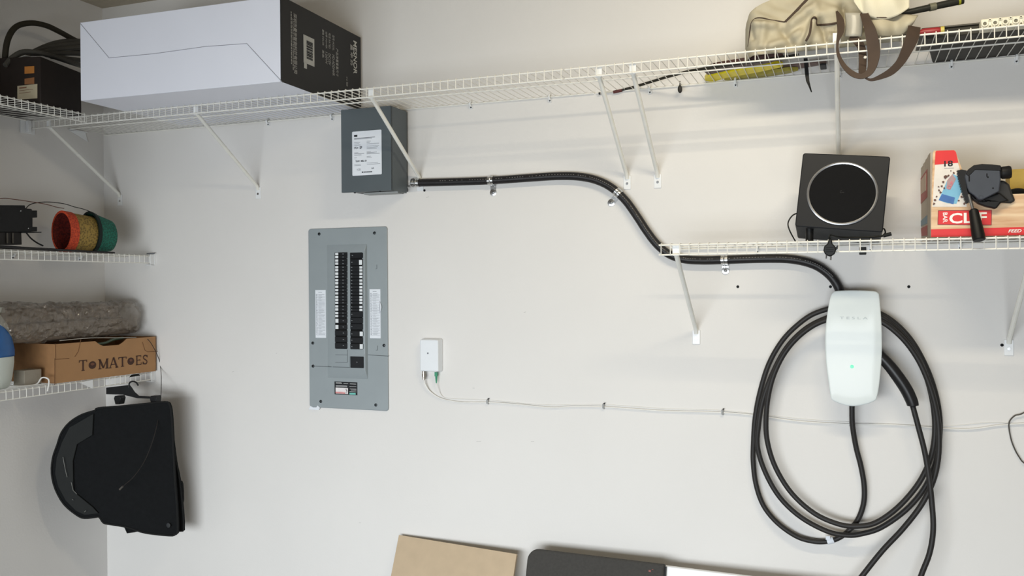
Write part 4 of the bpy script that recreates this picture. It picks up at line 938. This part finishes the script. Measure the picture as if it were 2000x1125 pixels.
ddec([(38, 182), (60, 179.5), (60, 180.2), (38, 182.7)], MATS['stamp_brown'], 'label_print', 2)
M_HOSE = mat('grey_hose', (74, 72, 66), .55, var=.08); M_HOSED = mat('dark_hose', (50, 46, 36), .6)
def hp(x, y, X): return Xp(x, y, X)
k = MB().tube(spline([hp(12, 140, .16), hp(10, 110, .16), hp(16, 75, .16), hp(32, 52, .16), hp(60, 45, .16), hp(90, 50, .16), hp(118, 63, .15), hp(150, 80, .14), hp(190, 95, .13)], 6), .0115, 12).build('arched_hose', M_HOSED); tag(k, 'dark hose arching high above the dark carton, top left corner', 'hose')
t = thing('cable_bundle', 'bundle of grey flat cables on top of the dark carton', 'cable', (0.2, -0.55, zD+0.185))
for i, pp_ in enumerate([[(10, 128, .22), (24, 112, .22), (45, 101, .23), (75, 103, .25), (105, 111, .26), (150, 126, .27), (180, 134, .27)],
                        [(60, 104, .15), (90, 90, .15), (118, 82, .15), (150, 80, .15), (185, 84, .15)],
                        [(66, 103, .18), (95, 94, .18), (125, 88, .18), (160, 86, .18), (190, 88, .18)],
                        [(80, 104, .20), (105, 98, .20), (135, 94, .20), (165, 93, .2), (190, 96, .2)],
                        [(90, 107, .22), (115, 105, .22), (140, 104, .22), (170, 106, .22)],
                        [(100, 110, .235), (125, 114, .235), (150, 117, .235), (175, 120, .235)],
                        [(10, 128, .17), (24, 116, .17), (50, 106, .17), (90, 104, .17), (130, 100, .17), (170, 101, .17)]]):
    MB().tube(spline([hp(*q) for q in pp_], 6), .0105 if i else .0098, 10).build('cable_strand', M_HOSE, t)
q = DCp(38, 118) ; b = MB(); b.obox(V((q.x, q.y+.02, c0.z+.186)), (.022, 0, .004), (0, .012, 0), (0, 0, .0015)); k = b.build('paper_scrap', mat('paper_scrap', (150, 146, 138), .7)); tag(k, 'small pale paper scrap on the dark carton below the hose', 'paper')

# ================================================================ LEFT MIDDLE SHELF
zM = 1.642 + 0.002
def basket(c0, ax, s0, s1, r0, r1, label, m, rim_m, lip_w, inner, sq=.72):
    """open basket lying on its side along ax; c0 on the floor line, s0..s1 from mouth to bottom"""
    ax = V(ax).normalized(); lat = ax.cross(Z_).normalized(); n = 32
    def cen(s_): r_ = r0 + (r1-r0)*(s_-s0)/(s1-s0); return c0 + ax*s_ + Z_*(max(r0, r_)*1.0 + .002), r_
    t = thing('basket', label, 'basket', c0 + ax*(s0+s1)/2, 'woven baskets on the middle left shelf')
    def ringset(seq):
        b_ = MB()
        for (s_, dr) in seq:
            c, r_ = cen(s_); c = V((c.x, c.y, c0.z + r0 + .004 + (r1 - r0)*.55*(s_-s0)/(s1-s0)))
            b_.v += [c + (lat*math.cos(2*math.pi*k/n)*sq + Z_*math.sin(2*math.pi*k/n))*(r_+dr) for k in range(n)]
        for i in range(len(seq)-1): b_.f += [(i*n+k, i*n+(k+1) % n, (i+1)*n+(k+1) % n, (i+1)*n+k) for k in range(n)]
        return b_
    L = s1-s0
    o_ = ringset([(s0+L*q, 0) for q in (0, .2, .4, .6, .8, .95)] + [(s1, -.006), (s1, -r1*.6)]); o_.f.append(tuple(len(o_.v)-n + k for k in range(n))); o_.build('woven_body', m, t, ang=60)
    i_ = ringset([(s0+L*q, -.005) for q in (0, .3, .6, .94)] + [(s1-.008, -r1*.5)]); i_.f.append(tuple(len(i_.v)-n + k for k in range(n))); i_.build('woven_lining', inner, t, ang=60)
    r_ = ringset([(s0-.002, -.007), (s0-.002, .003), (s0+lip_w, .003), (s0+lip_w, 0)]); r_.build('rim', rim_m, t, ang=60)
    return t
M_STRAW = woven('straw_weave', (158, 130, 62), (92, 74, 36), 110); M_TEAL = woven('teal_weave', (20, 108, 88), (8, 56, 46), 120)
M_ORW = woven('orange_weave', (206, 74, 36), (150, 44, 24), 140); M_REDIN = woven('red_lining', (120, 34, 22), (60, 14, 12), 120)
c0b = V((.200, Xp(121, 443, .200).y, zM))
basket(c0b, (.08, .995, 0), .135, .245, .089, .068, 'dark green woven basket, the rear one nested on the straw basket', M_TEAL, mat('dark_green_rim', (10, 26, 22), .6), .016, M_TEAL)
basket(c0b, (.08, .995, 0), 0.0, .165, .086, .076, 'straw basket with orange rim lying on its side, front of the two', M_STRAW, M_ORW, .038, M_REDIN)
# device
t = thing('black_device', 'black notched equipment block at the left edge of the middle shelf', 'device', (0.2, -0.72, zM))
def xp(px, py, X=.22): return Xp(px, py, X)
b = MB(); b.prism([xp(x, y) for x, y in [(-60, 400), (49, 401), (50, 407), (62, 408), (63, 411), (73, 411), (73, 425), (64, 425), (64, 443), (73, 443), (73, 452), (42, 453), (-60, 453)]], (-0.10, 0, 0)); b.build('block', mat('device_black', (22, 21, 21), .6, var=.2, bump=.5, bscale=60), t, bevel=.002)
b = MB(); b.prism([xp(x, y) for x, y in [(42, 452.5), (81, 452.5), (81, 454.5), (42, 455)]], (-0.06, 0, 0)); b.build('base_plate', M_BLACK, t)
b = MB(); b.prism([xp(x, y, .21) for x, y in [(-60, 453), (42, 453), (43, 478), (-60, 478)]], (-0.08, 0, 0)); b.build('stand', mat('device_stand', (34, 30, 28), .5), t, bevel=.002)
for px in (14, 25):
    b = MB(); b.tube([xp(px, 455, .213), xp(px, 475, .213)], .0035, 8); b.build('stand_pin', mat('dull_metal', (90, 86, 80), .4, metal=.6), t)
for (x, y) in ((40, 412), (55, 446)):
    b = MB(); b.lathe(xp(x, y, .2205), (1, 0, 0), [(0, .003), (.002, .002)], 8); b.build('bolt', M_STEEL, t)
M_RBC = mat('redbrown_lead', (92, 50, 36), .5)
k = MB().tube(spline([xp(-60, 400, .235), xp(0, 388, .235), (xp(25, 389, .235)), xp(60, 394, .24), xp(90, 399, .25), xp(112, 405, .25), xp(125, 407, .235)], 6), .0016, 6).build('red_brown_lead', M_RBC); tag(k, 'thin red brown lead running from the device to the basket', 'lead')
k = MB().tube(spline([xp(50, 408, .235), xp(58, 400, .24), xp(72, 396, .24), xp(95, 394.5, .24), xp(125, 398, .24), xp(145, 404, .25), (xp(165, 409, .26)), xp(180, 415, .262)], 6), .0018, 6).build('black_lead', M_BLACK); tag(k, 'thin black lead draped over the straw basket', 'lead')
k = MB().tube(spline([xp(51, 454, .23), xp(60, 465, .235), xp(72, 474, .24), xp(84, 480, .24)], 6), .0032, 8).build('short_thick_lead', M_BLACK); tag(k, 'short thick black lead curving down below the notched device', 'lead')
a_, c_ = V((.272, -1.2, zM+.013)), V((.262, -.20, zM+.005))
k = MB().tube([a_, a_*.5+c_*.5, c_], [.0085, .0065, .004], 12).build('dark_pole', mat('glossy_dark_pole', (40, 38, 38), .15, metal=.5)); tag(k, 'long glossy dark pole lying along the front of the middle shelf', 'pole')

# ================================================================ LEFT BOTTOM SHELF
zL = 1.102 + 0.002
t = thing('tomato_carton', 'brown tomato carton with cut hand hole on the bottom left shelf', 'box', (0.15, -0.28, zL))
M_KR = mat('kraft_card', (168, 126, 84), .7, var=.05, scale=12); M_KRD = mat('kraft_crease', (110, 74, 44), .8)
P0 = V((0.298, -0.553, zL+.001)); P1 = V((0.315, -0.012, zL+.001)); fu = (P1-P0).normalized(); fn = V((fu.y, -fu.x, 0)); LT = (P1-P0).length; HT = 0.160
def TB(u, z, o_=0): return P0 + fu*u + Z_*z + fn*o_
def Tpx(px, py, o_=0.0006):
    r = ray(px, py); tt = (P0 + fn*o_ - CAM).dot(fn)/r.dot(fn); return CAM + r*tt
def Tuz(px, py): q = Tpx(px, py) - P0; return q.dot(fu), q.z
hu0, _ = Tuz(186, 660); hu1, _ = Tuz(248, 660); hz = Tuz(215, 675)[1]
poly = [TB(0, 0), TB(LT, 0), TB(LT, HT), TB(hu1, HT)] + [TB(hu1 + (hu0-hu1)*k/8 + (0 if k in (0, 8) else 0), HT - (HT-hz)*min(1, 1.6*math.sin(math.pi*k/8))) for k in range(1, 8)] + [TB(hu0, HT), TB(0, HT)]
MB().prism(poly, -fn*.004).build('front_panel', M_KR, t)
dT_ = 0.25
MB().prism([TB(0, 0, -.0045), TB(.004, 0, -.0045), TB(.004, 0, -dT_), TB(0, 0, -dT_)], (0, 0, HT)).build('side_panel', mat('kraft_side', (160, 118, 78), .7, var=.08), t)
MB().prism([TB(LT-.004, 0, -.0045), TB(LT, 0, -.0045), TB(LT, 0, -dT_), TB(LT-.004, 0, -dT_)], (0, 0, HT)).build('side_panel', MATS['kraft_side'], t)
MB().prism([TB(0.004, 0, -dT_+.004), TB(LT-.004, 0, -dT_+.004), TB(LT-.004, 0, -dT_), TB(.004, 0, -dT_)], (0, 0, HT)).build('back_panel', MATS['kraft_side'], t)
MB().prism([TB(0.004, 0, -.0045), TB(LT-.004, 0, -.0045), TB(LT-.004, 0, -dT_+.004), TB(.004, 0, -dT_+.004)], (0, 0, .004)).build('bottom_panel', MATS['kraft_side'], t)
b = MB()
for ln in ([(108, 671), (108, 702), (135, 700)], [(146, 697), (153, 686), (158, 663)], [(107, 700), (107, 752)], [(278, 668), (283, 684), (288, 687), (310, 686)]):
    b.tube([Tpx(*q, 0.0002) for q in ln], .0013, 5)
b.build('flap_crease', M_KRD, t)
b = MB(); a1, a2 = Tpx(254, 736), Tpx(272, 733); b.prism([Tpx(252, 737), Tpx(257, 731.5), Tpx(270, 730), Tpx(274, 733.5)], fn*.0006); b.build('slot_shadow', M_DARK, t)
# hand lettered serif word on the front
def serif(ch, o_, h, w_):
    """serif capitals from bars; unit box 1x1"""
    s = MB()
    def bar(x0, y0, x1, y1, th):
        a, c = V((x0, y0, 0)), V((x1, y1, 0)); d = (c-a); n = V((-d.y, d.x, 0)).normalized()*th/2
        s.prism([o_ + fu*(p.x*w_) + Z_*(p.y*h) for p in (a-n, c-n, c+n, a+n)], fn*.0006)
    T1, T2, SF = .17, .08, .07
    if ch == 'T': bar(.5, 0, .5, 1, T1); bar(0, .96, 1, .96, T2); bar(.03, .98, .03, .78, SF); bar(.97, .98, .97, .78, SF); bar(.3, .03, .7, .03, SF)
    if ch == 'M': bar(.14, 0, .14, 1, T2); bar(.86, 0, .86, 1, T1); bar(.14, .97, .5, .08, T1); bar(.5, .08, .86, .97, T2); bar(0, .03, .3, .03, SF); bar(.7, .03, 1, .03, SF); bar(0, .97, .2, .97, SF); bar(.8, .97, 1, .97, SF)
    if ch == 'A': bar(.12, 0, .5, 1, T2); bar(.5, 1, .86, 0, T1); bar(.25, .33, .72, .33, T2); bar(0, .03, .28, .03, SF); bar(.7, .03, 1, .03, SF)
    if ch == 'E': bar(.2, 0, .2, 1, T1); bar(.05, .03, .9, .03, T2); bar(.05, .97, .85, .97, T2); bar(.2, .52, .7, .52, T2); bar(.9, 0, .9, .25, SF); bar(.85, 1, .85, .78, SF); bar(.7, .62, .7, .42, SF)
    if ch == 'S':
        pts = [(.86, .76), (.8, .9), (.55, .97), (.28, .92), (.17, .75), (.3, .6), (.6, .47), (.83, .33), (.8, .12), (.55, .03), (.25, .07), (.13, .26)]
        for i in range(len(pts)-1): bar(*pts[i], *pts[i+1], .13)
        bar(.87, .98, .87, .72, SF); bar(.12, .02, .12, .3, SF)
    return s
M_BR = mat('brown_ink', (66, 38, 26), .7)
lets = [('T', 154.5, 170, 704, 725), ('M', 192, 212, 702, 721.5), ('A', 212.5, 231, 699, 719.5), ('T', 231.5, 247, 698, 717), ('E', 265, 277, 695, 713.5), ('S', 278, 289, 694, 712)]
for ch, xx0, xx1, yt, yb_ in lets:
    a1 = Tpx(xx0, yb_); a2 = Tpx(xx1, yb_); a3 = Tpx(xx0, yt)
    b_ = serif(ch, a1, a3.z-a1.z, (a2-a1).dot(fu)); b_.build('letter', M_BR, t)
for px_, py_, rr_ in ((180.5, 713, .0165), (255.5, 705.5, .0165)):
    c = Tpx(px_, py_); pl = [c + fu*rr_*1.15*math.cos(a) + Z_*rr_*math.sin(a) for a in [2*math.pi*k/20 for k in range(20)]]
    b = MB(); b.prism(pl, fn*.0006); k = b.build('round_letter', M_BR, t)
    b = MB(); b.prism([c + fn*.0008 + fu*rr_*.6*math.cos(a)*(1 if px_ < 200 else .8) + Z_*(rr_*.35*math.sin(a) + rr_*.25) for a in [2*math.pi*k/14 for k in range(14)]], fn*.0004); b.build('letter_highlight', mat('ink_highlight', (110, 70, 50) if px_ < 200 else (36, 22, 18), .7), t)
k = MB().tube(spline([Tpx(190, 672, -.03), Tpx(205, 670, -.03), Tpx(222, 663, -.04), Tpx(240, 660, -.05)], 4), .006, 8).build('green_tube', mat('dull_green', (70, 84, 66), .5)); tag(k, 'dull green tube seen through the tomato carton hand hole', 'tube')

# plastic wrapped bundle
from mathutils import noise
t = thing('plastic_bag', 'crinkled clear plastic bag bundle lying on the tomato carton', 'bag', (0.16, -0.4, zL+HT))
def film(u, v):
    y = -1.05 + (1.05-0.022)*u; a = 2*math.pi*v
    rx, rz = .098, .085*(1 - .0*u) - .010*(u)
    if u > .94: k_ = math.sqrt(max(0, 1-((u-.94)/.06)**2)); rx *= .55+.45*k_; rz *= .75+.25*k_
    cr = .0035*math.sin(23*u+3*a) + .0022*abs(math.sin(31*u+4*a+3*math.sin(9*u))) + .002*abs(math.sin(47*u-6*a)) - .002*abs(math.sin(83*u+9*a+2*math.sin(30*u)))
    q_ = V((u*16, math.cos(a)*1.6, math.sin(a)*1.6)); cr += .016*(noise.turbulence(q_, 4, True)-.45) + .006*noise.noise(q_*3.1)
    sz = abs(math.sin(a))**.75*math.copysign(1, math.sin(a)); sx_ = abs(math.cos(a))**.75*math.copysign(1, math.cos(a))
    zc = zL + HT + .002 + .087 + (.004*math.sin(7*u))
    zz = zc + (rz+cr)*sz
    return V((.165 + (rx+cr)*sx_, y, max(zz, zL+HT+.001 + .002*abs(math.sin(40*u+a*3)))))
b = MB(); b.grid(film, 190, 56)
m = bpy.data.materials.new('clear_film'); m.use_nodes = True; pb_ = m.node_tree.nodes['Principled BSDF']; nt = m.node_tree
pb_.inputs['Base Color'].default_value = (*lin((150, 138, 124)), 1); pb_.inputs['Roughness'].default_value = .1; pb_.inputs['Metallic'].default_value = .25; pb_.inputs['Alpha'].default_value = .5; pb_.inputs['Coat Weight'].default_value = 1.0; pb_.inputs['Coat Roughness'].default_value = .08; pb_.inputs['Specular IOR Level'].default_value = .9
tcn = nt.nodes.new('ShaderNodeTexCoord'); vn = nt.nodes.new('ShaderNodeTexNoise'); vn.inputs['Scale'].default_value = 17; vn.inputs['Detail'].default_value = 6; vn.inputs['Distortion'].default_value = 1.5
bp = nt.nodes.new('ShaderNodeBump'); bp.inputs['Strength'].default_value = 1.0; bp.inputs['Distance'].default_value = .02
nt.links.new(tcn.outputs['Object'], vn.inputs['Vector']); nt.links.new(vn.outputs['Fac'], bp.inputs['Height']); nt.links.new(bp.outputs[0], pb_.inputs['Normal'])
MATS['clear_film'] = m
b.build('plastic_film', m, t, smooth=False)
b = MB()
for i, (xx, zz_, ww, hh_) in enumerate([(.12, .06, .05, .05), (.20, .05, .04, .045), (.16, .12, .05, .035)]):
    b.obox((xx, -.50, zL+HT+zz_), (ww, 0, 0), (0, .44 - .03*i, .004), (0, 0, hh_*.8))
b.build('wrapped_contents', mat('greige_foam', (112, 98, 84), .8, var=.15, scale=9, bump=.4, bscale=30), t, bevel=.01, seg=3)
b = MB(); b.tube(spline([V((.267, -.50, zL+HT+.012)), V((.272, -.35, zL+HT+.014)), V((.272, -.2, zL+HT+.006)), V((.285, -.1, zL+HT+.002))], 5), .0018, 6); b.build('film_hem', mat('film_edge', (190, 184, 172), .2), t)

# thin dark cord hanging off the bag in front of the mats
pts = spline([Tpx(288, 662, .01), Tpx(296, 672, .012), Tpx(308, 695, .014), Tpx(313.5, 716, .016), W(315, 745, .07), W(313, 790, .15), W(303, 845, .235), W(285, 895, .27), W(262, 930, .33), W(240, 950, .34)], 6)
t = thing('hanging_lead', 'thin black cord dangling from the tomato carton over the mats', 'cord', pts[-1])
MB().tube(pts, .0017, 6).build('cord', mat('cord_black', (44, 40, 38), .5), t)
MB().tube([W(240, 950, .34), W(234, 956, .34)], [.004, .0045], 8).build('cord_tip', mat('cord_tip_grey', (110, 106, 100), .3, metal=.6), t)

# blue and white jug
t = thing('detergent_jug', 'white plastic jug with a blue label, cut by the left edge', 'jug', (0.20, -0.83, zL))
cj = V((0.195, -0.795, zL)); prof = [(0, .092), (.006, .100), (.04, .112), (.10, .120), (.15, .120), (.20, .112), (.25, .095), (.285, .070), (.295, .045)]
MB().lathe(cj, Z_, prof, 40, sx=.75, ref=X_).build('jug_body', mat('jug_white', (206, 212, 204), .4, var=.02), t, ang=60)
MB().lathe(cj + Z_*.296, Z_, [(0, .086), (.004, .088), (.02, .084), (.026, .05)], 30, sx=.75, ref=X_).build('lid', mat('lid_grey', (176, 176, 166), .45), t)
def rad(z):
    for i in range(len(prof)-1):
        if prof[i][0] <= z <= prof[i+1][0]: f = (z-prof[i][0])/(prof[i+1][0]-prof[i][0]); return prof[i][1]*(1-f)+prof[i+1][1]*f
    return .05
def lab(u, v):
    z = .125 + .135*v; amax = math.radians(74)*math.sqrt(max(0.0, 1 - v*v*.96)); a = math.radians(-18) + (2*u-1)*amax; r_ = rad(z)+.001
    return cj + V((math.cos(a)*r_*.75 + .0006, math.sin(a)*r_, z))
b = MB(); b.grid(lab, 30, 16); b.build('blue_label', mat('label_blue', (26, 92, 156), .4, var=.1), t, solid=.0008, ang=70)
# small adapter box and white cord behind the jug
b = MB(); q = Zp(50, 742, zL); b.box(.19, .25, -.655, -.575, zL+.001, zL+.062); k = b.build('small_grey_box', mat('pale_box', (150, 142, 128), .6), None, bevel=.002); tag(k, 'small pale box between the jug and the tomato carton', 'box')
k = MB().tube(spline([V((.255, -.70, zL+.004)), V((.272, -.66, zL+.003)), V((.276, -.62, zL+.006)), V((.287, -.605, zL+.03)), V((.306, -.59, zL+.02)), V((.310, -.60, zL-.025))], 6), .0030, 8).build('white_cord', M_WC); tag(k, 'white cord end hooked over the bottom left shelf lip', 'cord')
k.name = 'hooked_cord'
b = MB(); q = Xp(172, 752, .304); b.prism([V((.306, q.y-.05, zL-.006)), V((.306, q.y+.022, zL-.002)), V((.306, q.y+.020, zL-.040))], (.003, 0, 0)); k = b.build('corner_clip', M_WHITE, None); tag(k, 'white triangular clip on the shelf lip below the tomato carton', 'clip')

# ---- hanger with car mats
t = thing('clip_hanger', 'black clip hanger hooked under the bottom left shelf', 'hanger', W(255, 760, .17))
dH = .185; M_HB = mat('hanger_black', (26, 27, 29), .4)
b = MB(); b.prism([W(x, y, dH) for x, y in [(207, 757), (252, 752), (256, 757), (262, 766), (270, 773), (300, 775), (300, 779), (268, 778), (240, 771), (207, 770)]], (0, .006, 0)); b.build('hanger_bar', M_HB, t, bevel=.001)
b = MB(); b.tube(spline([W(252, 757, dH-.003), W(253, 748, dH-.003), W(259, 745, dH-.003), W(266, 747, dH-.003), W(270, 753, dH-.003)], 6), .0035, 8); b.build('hook', M_HB, t)
for px in (229, 299):
    b = MB(); b.prism([W(px-5, 773, dH+.012), W(px+5, 773, dH+.012), W(px+7, 778, dH+.012), W(px+4, 790, dH+.012), W(px-4, 790, dH+.012), W(px-7, 778, dH+.012)], (0, .03, 0)); b.build('clip', M_HB, t, bevel=.002)
M_MAT = mat('car_mat_carpet', (13, 15, 17), .9, var=.2, scale=60, bump=.5, bscale=500); M_MATE = mat('mat_edge', (16, 17, 17), .7); M_RUB = mat('mat_rubber', (22, 24, 23), .7)
def matpt(px, py, k=0.0):              # hanging plane, left side nearer the camera
    f = (345-px)/245; return W(px, py, .16 + .27*f + k + .05*max(0, (py-780)/270)*0)
def car_mat(label, outline_px, k, th=.008, parts=True, m=M_MAT):
    pts = [matpt(x, y, k) for x, y in dens(outline_px + [outline_px[0]], 3)[:-1]]
    t = thing('car_mat', label, 'car mat', pts[0], 'black car mats on the clip hanger')
    MB().prism(pts, (0.003, th, 0)).build('carpet', m, t, smooth=False)
    MB().tube(pts, .0042, 8, closed=True).build('bound_edge', M_MATE, t)
    return t
front = [(186, 802), (192, 797), (230, 794), (280, 789), (322, 785), (331, 790), (335, 812), (338, 870), (341, 930), (345, 985), (347, 1035), (342, 1044), (330, 1046), (285, 1041), (258, 1033), (240, 1028), (215, 1024), (202, 1021), (194, 1010), (186, 1010), (165, 1012), (150, 1006), (125, 985), (108, 955), (101, 925), (103, 895), (112, 868), (120, 845), (136, 825), (160, 810)]
mt = car_mat('large black car mat facing out, front of the hanging stack', front, 0.0)
# raised rubber footrest area on the left lobe, and small plastic eyelet
b = MB(); b.prism([matpt(x, y, .006) for x, y in [(135, 835), (182, 808), (180, 850), (150, 868), (142, 900), (143, 960), (180, 990), (192, 1003), (165, 1006), (148, 998), (128, 978), (113, 950), (107, 925), (110, 895), (120, 865)]], (0, .004, 0)); b.build('rubber_footrest', M_RUB, mt, bevel=.003, seg=3)
b = MB(); b.lathe(matpt(329, 1026, .004), (0, -1, 0), [(0, .011), (.002, .010), (.003, .006)], 18); b.build('eyelet', mat('eyelet_grey', (52, 54, 56), .5), mt)
b = MB()
for pts_ in ([(123, 893), (127, 915), (131, 932)], [(139, 942), (143, 958), (150, 965)], [(165, 1000), (168, 997)], [(141, 975), (143, 977)]):
    b.tube([matpt(x, y, .0125) for x, y in pts_], .0012, 5)
b.build('scuff_marks', mat('scuff_pale', (120, 120, 116), .8), mt)
back = [(240, 800), (325, 794), (334, 830), (343, 900), (350, 935), (356, 990), (358, 1030), (350, 1037), (280, 1034), (240, 1020)]
car_mat('second black car mat showing at the right behind the large one', back, -.028, .007)
back2 = [(250, 806), (322, 800), (336, 850), (347, 930), (355, 945), (354, 990), (330, 1000), (250, 990)]
car_mat('rearmost black car mat, only its right edge visible', back2, -.048, .007)

# ================================================================ THINGS LEANING AT THE BOTTOM
# tan board
Q0 = W(779, 1047, .025); Q1 = W(1009, 1079, .075); zt = (Q0.z+Q1.z)/2; Q0.z = zt + .004; Q1.z = zt - .005
bu = (Q1-Q0).normalized(); lean = V((0.02, -0.22, -zt)); tn = bu.cross(lean).normalized(); tn = tn if tn.y > 0 else -tn
Q1b = Q1
t = thing('tan_board', 'tan fibre board leaning on the wall, left of the charcoal panel', 'board', (Q0 + lean))
bl = lean + V((-0.02, 0, .003))
MB().prism([Q0, Q1, Q1 + bl, Q0 + bl], tn*.011).build('board_face', mat('tan_fibreboard', (188, 167, 139), .75, var=.05, scale=18), t, bevel=.001)
MB().prism([Q0 + tn*.0112, Q1 + tn*.0112, Q1 + tn*.0112 + Z_*.003 + bl*.01, Q0 + tn*.0112 + Z_*.003 + bl*.01], tn*.004).build('white_backing', M_PAPER, t)
# charcoal panel with a rounded corner
R0 = W(1031, 1069, .10); R1 = W(1297, 1102, .12); zt = (R0.z + R1.z)/2
wdt = math.hypot(R1.x-R0.x, R1.y-R0.y); ru = V((R1.x-R0.x, R1.y-R0.y, 0)).normalized(); rd = V((0.0, -.16, -zt+.004)); rl = rd.length; rdn = rd.normalized()
O = V((R0.x, R0.y, zt)); pr = []
for x, z in rrect(wdt, rl, .045, 6, (1, 1, 0, 1)): pr.append(O + ru*(x+wdt/2) + rdn*(rl/2 - z))
t = thing('charcoal_panel', 'charcoal padded panel with a rounded corner leaning at the bottom', 'panel', O + rd)
nn = ru.cross(rdn); nn = nn if nn.y > 0 else -nn
MB().prism(pr, nn*.045).build('padded_board', mat('charcoal_felt', (62, 60, 57), .9, var=.1, scale=120, bump=.4, bscale=400), t, bevel=.008, seg=3)
MB().obox(O + ru*(wdt+.003) + rd*.5 + nn*.03, ru*.0025, rdn*rl*.485, nn*.02).build('end_strip', M_BLACK, t)
b = MB(); q = O + ru*(wdt*.905) + rdn*.03 - nn*.0015; b.obox(q, ru*.004, rdn*.003, nn*.001); b.obox(q + ru*.01 - rdn*.006, ru*.003, rdn*.001, nn*.001); b.build('red_speck', mat('red_speck', (150, 90, 84), .7), t)
# white board
S0 = W(1298, 1106, .10); S1x = 3.9
t = thing('white_board', 'white board edge leaning right of the charcoal panel', 'board', (S0.x+.5, -.2, 0.0))
zs = S0.z; dz = W(1450, 1126, .13).z - zs
b = MB(); b.prism([S0, V((S1x, -.16, zs - .0)), V((S1x, -.3, .003)), V((S0.x, -.26, .003))], (0, .016, 0)); b.build('board_face', mat('gloss_white_board', (240, 241, 242), .3, var=.01), t, bevel=.002)
